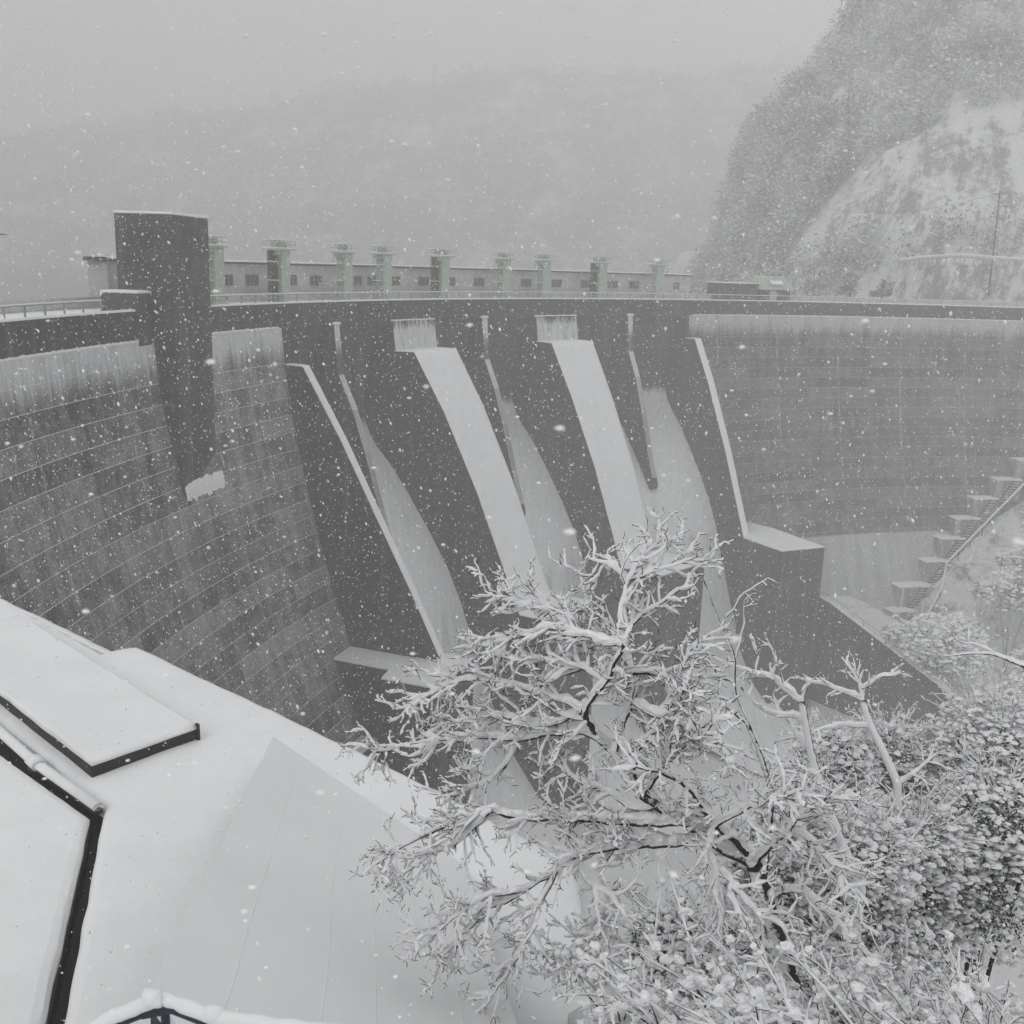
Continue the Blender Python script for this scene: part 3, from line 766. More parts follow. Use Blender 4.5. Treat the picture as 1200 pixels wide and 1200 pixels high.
# ------------------------------------------------------------------ foliage tools
def leaf_cloud(mb, c, rad, n, size, shell=.55, flat=1.0):
    """n small leaf quads spread through an uneven ellipsoid"""
    c = np.asarray(c, float); rad = np.asarray(rad, float) * np.ones(3)
    d = RNG.normal(size=(n, 3)); d /= np.linalg.norm(d, axis=1)[:, None]
    lump = np.array([1 + .28 * mnoise.noise(tuple(q * 2.3 + c * .37)) + .18 * mnoise.noise(tuple(q * 5 + c)) for q in d])
    rr = (shell + (1 - shell) * RNG.random(n) ** .6) * lump
    p = c + d * rad * rr[:, None]
    a = RNG.normal(size=(n, 3)); a[:, 2] *= .6; a /= np.linalg.norm(a, axis=1)[:, None]
    b_ = np.cross(a, RNG.normal(size=(n, 3)) + np.array([0, 0, 1.2])); b_ /= np.maximum(np.linalg.norm(b_, axis=1)[:, None], 1e-6)
    s = size * (.6 + .8 * RNG.random(n))[:, None]
    V = np.stack([p - a * s, p + b_ * s * .5, p + a * s, p - b_ * s * .5], 1).reshape(-1, 3)
    mb.add(V, [[4 * i, 4 * i + 1, 4 * i + 2, 4 * i + 3] for i in range(n)])
def clump(ms, p, r):
    a = np.arange(6) * math.pi / 3 + RNG.random() * 2
    e = 1 + .3 * RNG.normal(size=6)
    ring = [p + r * np.array([math.cos(q) * k, math.sin(q) * k, -.12]) for q, k in zip(a, e)]
    r2 = [p + r * np.array([math.cos(q + .3) * k * .62, math.sin(q + .3) * k * .62, .34]) for q, k in zip(a, e)]
    V = ring + r2 + [p + np.array([0, 0, r * .5])]
    ms.add(V, [[i, (i + 1) % 6, 6 + (i + 1) % 6, 6 + i] for i in range(6)] + [[6 + i, 6 + (i + 1) % 6, 12] for i in range(6)])
def crown(mb, c, rad, n, size, lumps=7, ms=None, nc=0):
    c = np.asarray(c, float); rad = np.asarray(rad, float) * np.ones(3)
    if ms is not None:
        for k in range(nc):
            d = RNG.normal(size=3); d[2] = abs(d[2]) * 1.1 - .35; d /= np.linalg.norm(d)
            clump(ms, c + d * rad * (.95 + .30 * mnoise.noise(tuple(d * 2.3 + c * .37)) + .1 * RNG.normal()), size * RNG.uniform(.5, 2.6))
    for k in range(lumps):
        d = RNG.normal(size=3); d /= np.linalg.norm(d)
        leaf_cloud(mb, c + d * rad * RNG.uniform(.35, .85), rad * RNG.uniform(.22, .5), n // lumps, size, .35)

# far wood on the hillside: reads as one mass
mb = MB(); cnt = 0
while cnt < 2900:
    x = RNG.uniform(58, 230) if cnt % 4 else RNG.uniform(38, 88); y = RNG.uniform(235, 400)
    foot = 232 - .10 * (x - 95) if x > 95 else 232 + (95 - x) * 1.9
    t_ = (y - foot) / (350 + .25 * (x - 100) - foot)
    if t_ < .03 or t_ > (2.2 if x < 95 else 1.15) or x - .15 * y > 230: continue
    nn = fbm(x, y, .025)
    n8 = fbm(x, y, .08, 4); cut = .085 < t_ + .05 * n8 < .42 + .08 * nn and x > 79 + 9 * nn + 7 * n8
    bench = abs(t_ - .17) < .02 or abs(t_ - .29) < .02
    if cut and RNG.random() > (.5 if bench and nn > -.1 else .09 + .35 * (fbm(x + 90, y, .06) > .18)): continue
    if t_ < .085 and RNG.random() > (.35 if x < 92 else .08): continue
    if t_ > .42 and nn < -.35 and RNG.random() < .5: continue
    z = hill_z(x, y)
    if z < -11.5: continue
    h = RNG.uniform(5, 14) if not cut else RNG.uniform(1, 2.6)
    leaf_cloud(mb, (x, y, z + h * .42), (h * .34, h * .34, h * .55), 120, h * .042, .3)
    cnt += 1
mb.build("hillside_wood", M_FOREST, kind='stuff')
mb = MB()
for i in range(1200):
    x = RNG.uniform(-620, 420); y = RNG.uniform(880, 1160); z = far_z(x, y)
    if z < -8: continue
    h = RNG.uniform(7, 13); leaf_cloud(mb, (x, y, z + h * .4), (h * .5, h * .5, h * .55), 22, h * .2, .3)
mb.build("far_wood", M_FOREST, kind='stuff')

# trees one can tell apart beyond the far end of the crest
TR = [(33, 236, -9, 9, "bushy snow-dusted tree on the far shore behind the last gate towers"),
      (27, 240, -9, 7, "smaller rounded tree on the far shore, first of the shoreline clump"),
      (42, 240, -9, 8, "rounded snow-dusted tree rising behind the end of the gatehouse"),
      (56, 226, -7, 9.5, "dark bushy tree standing behind the dark crest building"),
      (64, 229, -7, 11, "tallest dark tree behind the pale green hut"),
      (73, 232, -6, 9, "dark tree just beyond the pale green hut roof"),
      (81, 235, -6, 7, "small dark tree at the foot of the snowy rock cut"),
      (50, 258, -9, 8, "pale tree on the waterline at the foot of the hill's left flank"), (58, 268, -8, 11, "tall pale tree on the waterline under the hill's left flank"), (62, 284, -5, 12, "misty tree a little way up the hill's left flank"),
      (72, 300, 2, 15, "dark tree standing out high on the left flank of the hill")]
shore = MB(); shore.grid([[(x, y, -12.5 + 4.2 * math.exp(-((y - 246) / 14) ** 2) * math.exp(-((x - 42) / 28) ** 2) + .4 * mnoise.noise((x * .3, y * .3, 0))) for x in np.arange(0, 92, 3)] for y in np.arange(224, 272, 3)])
shore.build("far_shore_ground", M_HILL, smooth=True, kind='structure')
for x, y, z, h, lab in TR:
    if y > 255: z = max(hill_z(x, y), -11.0)
    t = thing("hill_tree", lab, "tree", (x, y, z - 1), "snow-dusted trees beyond the crest")
    mb = MB(); mb.tube([(x, y, z - 1), (x + .2, y, z + h * .4), (x, y + .2, z + h * .75)], [.28, .2, .08], 6)
    for k in range(4): a = k * 1.7; mb.bar((x, y, z + h * (.25 + .1 * k)), (x + math.cos(a) * h * .25, y + math.sin(a) * h * .25, z + h * (.45 + .1 * k)), .1, 4, .04)
    mb.build("trunk", M_BARK, t)
    mb = MB(); crown(mb, (x, y, z + h * .55), (h * .46, h * .42, h * .46), 1100, .34, 9); mb.build("crown", M_FOREST, t)

# utility pole with wire and road barrier on the hill road
up_ = thing("utility_pole", "thin utility pole with short crossarm on the snowy hill road", "utility pole", (104.0, 232.83, 2.0))
mb = MB(); mb.bar((104.0, 232.83, -3), (103.5, 233.05, 19.2), .2, 8, .13); mb.build("pole", M_HUT, up_)
mb = MB(); mb.bar((102.3, 232.9, 18.6), (104.6, 233.1, 18.6), .09, 4); mb.build("crossarm", M_HUT, up_)
mb = MB(); wp = [np.array([103.2, 233.0, 18.7]) + (np.array([66.0, 262, 17.5]) - np.array([103.2, 233.0, 18.7])) * s - np.array([0, 0, 3.4 * math.sin(math.pi * s)]) for s in np.linspace(0, 1, 14)]
mb.tube(wp, .03, 4); mb.build("wire", M_HUT, up_)
rb = thing("road_barrier", "snow-topped white barrier along the road on the far hill", "road barrier", (96.85, 235.9, 3))
BP = np.array([(86, 240.2, 3.9), (90, 238.6, 4.6), (96.85, 235.89, 5.3), (103.9, 232.6, 5.0), (112, 229.3, 4.6)])
mb = MB(); mb.tube(BP, .35, 6); mb.build("beam", M_WALLP, rb)
mb = MB(); mb.tube(BP + np.array([0, 0, .4]), .22, 6); mb.build("beam_snow", M_SNOW, rb)
for a, b in zip(BP, BP[1:]):
    for k in range(4): p = a + (b - a) * k / 4; mb = MB(); mb.bar(p, p - np.array([0, 0, 1.6]), .12, 4); mb.build("post", M_STEEL, rb)

# ------------------------------------------------------------------ snowy terrace and roof below the camera
tr = thing("roof_terrace", "flat snow-covered terrace with a jogged outer edge below the viewpoint", "terrace", (-4, 18, -12))
OUT = [(-34.2, 44.3), (-10.25, 24.84), (-9.72, 25.19), (-3.06, 19.7), (.19, 16.75), (1.02, 16.05), (1.31, 15.29), (1.33, 14.25), (1.37, 12.8), (1.41, 8.0), (-4.75, 8.0), (-5.70, 11.62), (-7.32, 17.1), (-10.98, 20.5), (-30, 38.2)]
def inset(poly, d):
    P = np.array(poly); n = len(P); o = []
    for i in range(n):
        a, b, c = P[i - 1], P[i], P[(i + 1) % n]
        e0 = (b - a) / np.linalg.norm(b - a); e1 = (c - b) / np.linalg.norm(c - b)
        n0 = np.array([e0[1], -e0[0]]); n1 = np.array([e1[1], -e1[0]])
        m = n0 + n1; m = m / max(.35, (m @ m) / 2) if (m @ m) > .1 else n0
        o.append(b + m * d)
    return np.array(o)
sgn = 1
mb = MB(); mb.prism([(x, y, -14.5) for x, y in OUT], (0, 0, 4.25)); mb.build("slab", M_WALL, tr, uvfun=lambda V: np.stack([V[:, 0] + V[:, 1] + 99, V[:, 2]], 1))
mb = MB()
rings = []
for d, z in ((-.03, -10.246), (-.05, -10.12), (-.0, -10.03), (.12, -9.99), (.35, -9.975)):
    rings.append([(x, y, z) for x, y in inset(OUT, d)])
mb.grid(rings, closed=True); k = len(OUT); mb.add(rings[-1], [list(range(k))]); mb.build("snow", M_SNOW, tr)

import bmesh
def relief(o, cell, amp, freq, zmin, edge=.03):
    bm = bmesh.new(); bm.from_mesh(o.data); bmesh.ops.triangulate(bm, faces=bm.faces)
    for _ in range(9):
        es = [e for e in bm.edges if e.calc_length() > cell]
        if not es: break
        bmesh.ops.subdivide_edges(bm, edges=es, cuts=1); bmesh.ops.triangulate(bm, faces=[f for f in bm.faces if len(f.verts) > 3])
    org = ORIGIN[o.name]
    for v in bm.verts:
        x, y = v.co.x + org[0], v.co.y + org[1]
        if v.co.z + org[2] > zmin:
            v.co.z += amp * (mnoise.noise((x * freq, y * freq, 0)) + .5 * mnoise.noise((x * freq * 3.1, y * freq * 3.1, 3)) + .25 * mnoise.noise((x * freq * 9, y * freq * 9, 5)))
        v.co.x += edge * mnoise.noise((x * 1.7, y * 1.7, 11)); v.co.y += edge * mnoise.noise((x * 1.7, y * 1.7, 17))
    for f in bm.faces: f.smooth = True
    bm.to_mesh(o.data); bm.free()
relief(bpy.data.objects["snow"], .35, .035, .45, -10.06)
sl = thing("raised_slab", "raised snow-covered slab with dark sides standing on the terrace", "slab", (-9, 20, -10))
SB = np.array([(-14.8, 24.55), (-8.03, 18.18), (-6.53, 19.92), (-13.3, 26.3)])
mb = MB(); mb.prism([(x, y, -10.2) for x, y in SB], (0, 0, .46)); mb.build("side", M_DARK, sl)
mb = MB(); c2 = SB.mean(0)
mb.grid([[(*(c2 + (q - c2) * s), z) for q in SB] for s, z in ((1.004, -9.737), (1.008, -9.69), (.995, -9.635), (.97, -9.615))], closed=True); mb.add([(*(c2 + (q - c2) * .97), -9.615) for q in SB], [[0, 1, 2, 3]])
mb.build("snow_cap", M_SNOW, sl)
relief(sl.children[-1], .35, .02, .6, -9.7, .02)
mb = MB(); mb.box((-6.5, 19.94, -9.83), .06, .10, .42, (.65, .75, 0)); mb.build("end_flange", M_DARK, sl)

# sloping metal roof with thinner snow beside the terrace
rfz = thing("sloping_roof", "grey sloping roof under thin snow with faint standing seams", "roof", (-3, 16, -11))
e = np.array([4.35, -4.61, 0]); s_dir = np.array([-.12, .965, -.2255])
A_ = np.array([-4.95, 20.16, -9.96]); C_ = np.array([-.6, 15.55, -9.96])
def roofpt(a, b): return A_ + (C_ - A_) * a - s_dir * b
C2 = roofpt(1.10, 9.5)
NB, NA = 60, 60
rows = []
for b_ in np.linspace(0, 11.5, NB):
    rows.append([roofpt(a * (1 + .065 * b_ / 9.5 * 1.9), b_) + np.array([0, 0, 0 + .012 * mnoise.noise((a * 2.1, b_ * .3, 4)) + .008 * mnoise.noise((a * 9, b_ * .9, 0))]) for a in np.linspace(0, 1, NA)])
rows = np.array(rows); mb = MB(); mb.grid(rows, flip=True)
for edge in (rows[:, 0], rows[:, -1], rows[0], rows[-1]):
    mb.grid([edge, edge - np.array([0, 0, .22])])
mb.build("snow", M_ROOFSNOW, rfz, smooth=True)
mb = MB(); lo = [rows[0, 0], rows[0, -1], rows[-1, -1], rows[-1, 0]]
mb.box8([lvl(q, -13) for q in lo] + [q - np.array([0, 0, .225]) for q in lo]); mb.build("deck", M_DARK, rfz)
ms = MB()
for k in range(1, 5):
    js = [k * (NA - 1) / 5 + (-1.4, .9, -2.2, 1.1)[k - 1] + .55 * mnoise.noise((i * .09, k * 7, 0)) for i in range(NB)]
    ln_ = [rows[i, int(q)] * (1 - q % 1) + rows[i, int(q) + 1] * (q % 1) + np.array([0, 0, -.004 + .006 * mnoise.noise((i * .5, k, 2))]) for i, q in zip(range(NB), js)]
    ms.tube(ln_[3:], .010, 4)
ms.build("seams", M_ROOFSNOW, rfz)

# neighbouring flat roof with a dark gap and a snow-topped pipe along it
nr_ = thing("flat_roof", "flat snowy roof at lower left edged by a dark gap", "roof", (-9, 15, -10))
PN = [(-30, 36.9), (-10.32, 19.18), (-7.51, 16.84), (-5.99, 11.6), (-4.6, 6.5), (-30, 6.5)]
mb = MB(); mb.prism([(x, y, -13.5) for x, y in PN], (0, 0, 3.3)); mb.build("slab", M_DARK, nr_)
mb = MB(); rings = [[(x, y, z) for x, y in inset(PN, d)] for d, z in ((.03, -10.196), (.02, -10.1), (.07, -10.03), (.2, -10.0))]
mb.grid(rings, closed=True); mb.add(rings[-1], [list(range(len(PN)))]); mb.build("snow", M_SNOW, nr_)
relief(nr_.children[-1], .35, .02, .5, -10.06, .02)
mb = MB(); mb.prism([(x, y, -13.4) for x, y in ((-30, 37.2), (-10.5, 20.2), (-7.2, 17.0), (-5.6, 11.6), (-4.4, 6.4), (-5, 6.4), (-6.2, 11.6), (-7.7, 16.7), (-30, 36))], (0, 0, 2.9)); mb.build("gutter", M_DARK, nr_)
pp = thing("roof_pipe", "snow-topped dark pipe running along the gap between the two roofs", "pipe", (-9, 18.5, -10.2))
PB = np.array([(-30, 37.55, -10.0), (-10.84, 20.05, -10.0), (-9.29, 18.55, -10.0), (-7.42, 16.98, -10.0)])
mb = MB(); mb.tube(PB, .085, 8); mb.tube([PB[2] + (.1, -.1, -.03), PB[2] + (-.1, .1, -.03)], .14, 8)
for q in (.15, .5, .85):
    p = PB[1] + (PB[3] - PB[1]) * q; mb.bar(p, p - np.array([0, 0, .55]), .04, 5)
mb.build("pipe", M_DARK, pp)
mb = MB(); mb.tube(PB + np.array([0, 0, .085]), .115, 8, squash=.7); mb.tube([PB[2] + (.13, -.13, .1), PB[2] + (-.13, .13, .1)], .16, 8, squash=.7); mb.build("pipe_snow", M_SNOW, pp, smooth=True)

# near handrail at the bottom of the picture
nh = thing("near_handrail", "thick snow-capped pipe handrail close below the viewpoint", "handrail", (-1.4, 3.9, -4.3))
HPN = np.array([(-2.4, 3.6, -3.72), (-1.95, 3.83, -3.44), (-1.70, 3.92, -3.33), (-1.53, 3.92, -3.245), (-1.48, 3.93, -3.235), (-1.22, 3.81, -3.24), (-.64, 3.64, -3.18), (-.2, 3.49, -3.13), (.4, 3.3, -3.1)]) - np.array([0, 0, .035])
HPN[5:, 2] += np.array([.015, .045, .05, .06])
mb = MB(); mb.tube(HPN, .022, 8); mb.tube([HPN[3] + (-.05, 0, -.02), HPN[4] + (.05, 0, 0)], .03, 8)
for i in (1, 4, 6, 8): mb.bar(HPN[i], HPN[i] - np.array([0, 0, 1.15]), .02, 6)
mb.build("pipe", m_plain("blue_grey_pipe", (.035, .038, .06), .5), nh)
dn = []; dr = []
for i in range(len(HPN) - 1):
    for k in range(8):
        p = HPN[i] + (HPN[i + 1] - HPN[i]) * k / 8; n_ = mnoise.noise((p[0] * 9, p[1] * 5, 0)); dn.append(p + np.array([0, 0, .04 + .008 * n_])); dr.append(.033 + .008 * n_ + .007 * mnoise.noise((p[0] * 25, 0, 4)))
mb = MB(); mb.tube(dn, dr, 10, squash=1.0)
for p, rr in ((HPN[3], .046), (HPN[5], .042)):
    mb.tube([p + (-.04, 0, .03), p + (-.02, 0, .055), p + (.02, 0, .055), p + (.04, 0, .03)], [.02, rr, rr, .02], 10)
mb.build("pipe_snow", M_SNOW, nh, smooth=True)
mb = MB(); mb.box((-.9, 2.0, -4.5), 4.6, 3.7, .35); o = mb.build("lookout_platform", M_WALL, loc=(-.9, 2, -4.5)); setp(o, "concrete lookout slab carrying the near handrail", "platform")

# ------------------------------------------------------------------ bare trees under snow
TREES = {"main":[[[3.76,11.19,-8.83,0.13],[3.56,11.25,-8.26,0.12],[3.32,11.32,-7.59,0.108],[3.15,11.37,-7.12,0.1]],[[3.15,11.37,-7.12,0.085],[2.96,11.4,-7.03,0.083],[2.62,11.43,-6.85,0.08],[2.24,11.46,-6.61,0.076],[1.91,11.47,-6.41,0.072],[1.72,11.47,-6.27,0.07]],[[1.72,11.47,-6.27,0.06],[1.48,11.58,-6.07,0.056],[1.37,11.66,-5.8,0.052],[1.15,11.74,-5.66,0.049],[0.91,11.82,-5.61,0.046],[0.52,11.93,-5.74,0.041],[0.17,12.02,-5.87,0.037],[-0.34,12.12,-5.89,0.031],[-1.01,12.22,-6.09,0.023],[-1.68,12.29,-6.23,0.015]],[[0.18,12.2,-5.96,0.03],[0.07,12.07,-6.21,0.026],[-0.24,11.88,-6.44,0.019],[-0.5,11.75,-6.5,0.015],[-0.84,11.57,-6.48,0.01]],[[2.23,11.38,-6.57,0.055],[1.81,11.39,-6.64,0.05],[1.39,11.39,-6.61,0.046],[0.72,11.35,-6.58,0.039],[0.09,11.28,-6.54,0.032],[-0.12,11.24,-6.4,0.029],[-0.57,11.15,-6.55,0.024],[-1.07,11.03,-6.75,0.018],[-1.49,10.9,-6.99,0.012]],[[-0.12,11.2,-6.41,0.025],[-0.48,11.08,-6.75,0.019],[-0.88,10.95,-6.9,0.013],[-1.18,10.84,-7.14,0.008]],[[2.62,11.4,-6.84,0.05],[2.03,11.36,-6.89,0.044],[1.39,11.28,-6.89,0.038],[0.9,11.19,-6.98,0.033],[0.67,11.12,-7.18,0.03],[0.29,11.01,-7.36,0.025],[-0.18,10.86,-7.59,0.02],[-0.41,10.75,-7.83,0.016],[-0.73,10.57,-8.22,0.01]],[[0.66,10.98,-7.11,0.03],[0.44,10.86,-7.52,0.024],[0.31,10.73,-7.94,0.019],[0.15,10.64,-8.23,0.015],[-0.14,10.5,-8.6,0.009]],[[0.28,10.9,-7.28,0.025],[-0.15,10.74,-7.27,0.019],[-0.54,10.55,-7.44,0.013],[-0.82,10.37,-7.66,0.008]],[[1.35,11.52,-5.73,0.05],[1.42,11.6,-5.39,0.045],[1.57,11.65,-5.14,0.04],[1.53,11.75,-4.81,0.035],[1.42,11.84,-4.52,0.03],[1.48,11.9,-4.26,0.026],[1.64,11.93,-4.14,0.023],[1.87,11.97,-3.94,0.019],[2.15,12.01,-3.78,0.014]],[[1.13,11.54,-5.56,0.045],[0.93,11.45,-5.19,0.041],[1.17,11.29,-4.75,0.036],[1.27,11.19,-4.43,0.032],[1.33,11.12,-4.21,0.03]],[[1.33,11.12,-4.21,0.03],[1.15,11.3,-4.25,0.028],[0.74,11.7,-4.25,0.023],[0.47,11.93,-4.31,0.02],[0.05,12.27,-4.6,0.015],[-0.39,12.59,-4.9,0.01]],[[0.93,11.46,-5.19,0.035],[0.71,11.68,-5.17,0.03],[0.36,11.96,-5.2,0.024],[-0.04,12.26,-5.2,0.017],[-0.37,12.49,-5.25,0.012]],[[0.37,11.99,-5.21,0.028],[0.5,12.08,-4.99,0.025],[0.65,12.16,-4.79,0.022],[0.91,12.3,-4.43,0.017],[1.02,12.39,-4.17,0.014],[0.86,12.57,-3.72,0.008]],[[-0.37,12.39,-5.21,0.02],[-0.71,12.54,-5.34,0.016],[-1.05,12.68,-5.6,0.012],[-1.41,12.82,-5.86,0.008]],[[0.74,11.78,-4.28,0.02],[0.46,12.14,-4.11,0.016],[0.04,12.51,-4.19,0.011],[-0.3,12.8,-4.18,0.008]],[[1.35,11.32,-4.29,0.025],[1.31,11.58,-3.99,0.02],[1.42,11.86,-3.65,0.015],[1.53,12.0,-3.47,0.012],[1.88,12.26,-3.21,0.006]],[[1.43,11.91,-3.67,0.012],[1.23,12.15,-3.53,0.009],[0.98,12.36,-3.54,0.006]],[[1.43,11.91,-3.67,0.014],[1.81,12.09,-3.58,0.011],[2.14,12.23,-3.54,0.009],[2.48,12.35,-3.49,0.006]],[[1.5,11.5,-4.71,0.03],[1.8,11.61,-4.73,0.023],[2.05,11.7,-4.83,0.017],[2.29,11.78,-4.87,0.012]],[[1.54,11.4,-5.03,0.04],[1.8,11.24,-5.11,0.033],[2.17,11.01,-5.15,0.024],[2.44,10.8,-5.3,0.016],[2.57,10.7,-5.38,0.012]],[[1.82,11.36,-5.17,0.025],[2.0,11.36,-4.85,0.02],[2.12,11.38,-4.37,0.013],[2.35,11.36,-4.14,0.008]],[[1.72,11.47,-6.27,0.035],[1.56,11.4,-5.89,0.03],[1.71,11.26,-5.37,0.023],[1.97,11.11,-5.05,0.017],[2.04,11.01,-4.7,0.012]],[[3.15,11.37,-7.12,0.05],[2.9,11.26,-6.74,0.043],[2.56,11.16,-6.5,0.037],[2.34,11.03,-6.11,0.03],[2.1,10.91,-5.78,0.024],[1.82,10.81,-5.63,0.018],[1.51,10.69,-5.52,0.012]],[[2.55,11.11,-6.47,0.035],[2.73,10.91,-6.17,0.029],[2.92,10.71,-5.92,0.022],[3.13,10.48,-5.72,0.016],[3.3,10.28,-5.5,0.01]],[[2.55,11.11,-6.47,0.03],[2.45,10.91,-6.72,0.024],[2.57,10.55,-6.99,0.015],[2.59,10.28,-7.24,0.008]],[[2.56,10.59,-6.73,0.025],[2.76,10.29,-6.86,0.018],[2.93,9.98,-6.98,0.01]],[[3.15,11.37,-7.12,0.045],[3.29,11.17,-6.73,0.039],[3.42,11.01,-6.45,0.034],[3.63,10.8,-6.43,0.028],[3.81,10.55,-6.55,0.021],[3.99,10.25,-6.73,0.012]],[[3.38,10.89,-6.38,0.03],[3.56,10.87,-6.09,0.023],[3.74,10.83,-5.95,0.018],[4.05,10.76,-5.85,0.01]],[[3.32,11.32,-7.59,0.04],[3.55,11.0,-7.19,0.033],[3.74,10.74,-7.18,0.028],[3.93,10.36,-7.25,0.02],[4.07,10.0,-7.37,0.012]],[[1.91,11.44,-6.4,0.035],[1.66,11.53,-6.54,0.031],[1.31,11.66,-6.33,0.025],[1.08,11.73,-6.37,0.021],[0.75,11.83,-6.15,0.015],[0.54,11.89,-6.06,0.012]],[[1.41,11.41,-6.97,0.03],[1.21,11.29,-7.3,0.026],[1.37,11.14,-7.6,0.021],[1.11,11.02,-7.89,0.017],[0.91,10.91,-8.17,0.013],[0.66,10.78,-8.44,0.008]],[[0.9,11.16,-6.97,0.022],[1.09,11.05,-7.32,0.018],[1.41,10.93,-7.32,0.015],[1.37,10.87,-7.59,0.013],[1.2,10.81,-7.91,0.01],[1.01,10.75,-8.17,0.007]],[[0.94,11.56,-5.24,0.03],[0.62,11.79,-5.54,0.026],[0.3,11.96,-5.62,0.023],[-0.13,12.19,-5.62,0.018],[-0.58,12.39,-5.82,0.014],[-0.98,12.56,-5.97,0.01]],[[1.18,11.34,-4.77,0.028],[0.99,11.52,-4.69,0.024],[0.69,11.75,-4.71,0.02],[0.33,12.0,-4.79,0.015],[0.01,12.2,-4.82,0.01]],[[1.72,11.47,-6.27,0.035],[1.9,11.24,-5.85,0.028],[2.0,11.05,-5.47,0.022],[2.2,10.85,-5.26,0.017],[2.33,10.65,-4.95,0.011]]],"b2":[[[5.54,13.94,-9.07,0.085],[5.26,14.05,-8.52,0.078],[4.99,14.15,-7.91,0.07],[4.76,14.23,-7.35,0.063],[4.64,14.26,-7.0,0.059],[4.49,14.31,-6.4,0.052],[4.44,14.33,-6.21,0.05]],[[4.44,14.33,-6.21,0.04],[4.13,14.54,-6.04,0.032],[4.0,14.63,-5.93,0.029],[3.83,14.72,-5.98,0.025],[3.52,14.9,-5.94,0.019],[3.21,15.06,-5.84,0.012]],[[4.01,14.46,-5.92,0.025],[4.05,14.44,-5.71,0.019],[3.99,14.46,-5.47,0.013],[3.89,14.49,-5.32,0.008]],[[3.82,14.71,-5.98,0.02],[3.84,14.76,-5.7,0.014],[3.78,14.83,-5.45,0.008]],[[4.5,14.31,-6.53,0.03],[4.35,14.3,-6.46,0.027],[3.9,14.27,-6.4,0.02],[3.64,14.22,-6.19,0.014],[3.48,14.18,-5.97,0.01]],[[4.44,14.33,-6.21,0.03],[4.49,14.31,-5.98,0.02]],[[4.76,14.23,-7.35,0.03],[4.37,14.12,-7.21,0.024],[3.94,14.0,-7.09,0.017],[3.51,13.86,-6.9,0.01]],[[4.64,14.26,-7.0,0.025],[4.39,14.65,-6.76,0.017],[4.19,15.03,-6.44,0.008]],[[5.18,14.08,-8.37,0.04],[4.63,14.02,-7.57,0.024],[4.24,13.97,-7.0,0.012]]],"b3":[[[3.67,12.68,-6.86,0.04],[3.47,12.78,-6.31,0.034],[3.3,12.85,-5.95,0.03],[3.11,12.92,-5.61,0.026],[3.07,12.94,-5.38,0.023],[3.07,12.97,-5.02,0.02],[2.82,13.06,-4.54,0.014],[2.6,13.15,-4.01,0.008]],[[2.85,12.99,-4.58,0.015],[3.1,12.93,-4.1,0.01],[3.38,12.86,-3.87,0.006]],[[3.07,12.94,-5.01,0.016],[3.16,13.08,-4.66,0.011],[3.18,13.22,-4.32,0.006]],[[3.07,12.94,-5.38,0.014],[2.83,12.9,-5.25,0.012],[2.68,12.84,-4.98,0.009],[2.47,12.76,-4.66,0.006]],[[3.28,12.79,-5.92,0.016],[2.94,12.74,-5.67,0.01],[2.8,12.7,-5.4,0.006]]],"b4":[[[7.66,17.39,-10.74,0.1],[7.49,17.46,-10.02,0.091],[7.4,17.5,-9.21,0.082],[7.09,17.63,-8.59,0.073],[6.83,17.73,-8.13,0.066],[6.64,17.8,-7.65,0.06]],[[6.64,17.8,-7.65,0.04],[6.55,17.84,-7.33,0.029],[6.61,17.81,-7.06,0.02]],[[6.64,17.8,-7.4,0.03],[7.0,17.78,-7.12,0.019],[7.37,17.73,-7.09,0.01]],[[6.64,17.8,-7.65,0.035],[6.06,17.83,-7.43,0.024],[5.58,17.84,-7.31,0.016],[5.26,17.84,-7.29,0.01]],[[6.55,17.84,-7.33,0.02],[6.4,18.02,-7.07,0.013],[6.27,18.15,-6.95,0.008]],[[6.83,17.73,-8.13,0.035],[6.25,17.66,-8.12,0.026],[5.68,17.57,-8.23,0.017],[5.35,17.5,-8.33,0.012]],[[7.4,17.5,-9.21,0.035],[7.79,17.51,-8.85,0.023],[8.07,17.53,-8.5,0.012]]],"b5":[[[12.26,18.27,-9.09,0.12],[11.65,18.38,-8.08,0.094],[10.85,18.6,-7.5,0.07],[10.09,18.81,-7.26,0.049],[9.54,18.95,-7.08,0.035],[9.16,19.03,-7.11,0.025],[8.64,19.14,-7.25,0.012]],[[9.53,18.93,-7.08,0.02],[9.32,19.04,-6.99,0.014],[9.1,19.15,-6.93,0.008]],[[11.78,18.58,-8.17,0.05],[11.53,18.74,-7.18,0.033],[11.21,18.93,-6.56,0.02]]]}
def resample(L, st):
    L = np.array(L, float); d = np.r_[0, np.cumsum(np.linalg.norm(np.diff(L[:, :3], axis=0), axis=1))]
    n = max(3, int(d[-1] / st) + 1); s = np.linspace(0, d[-1], n)
    # smooth curve through the points
    out = np.stack([np.interp(s, d, L[:, k]) for k in range(4)], 1)
    for _ in range(2): out[1:-1, :3] = .25 * out[:-2, :3] + .5 * out[1:-1, :3] + .25 * out[2:, :3]
    return out
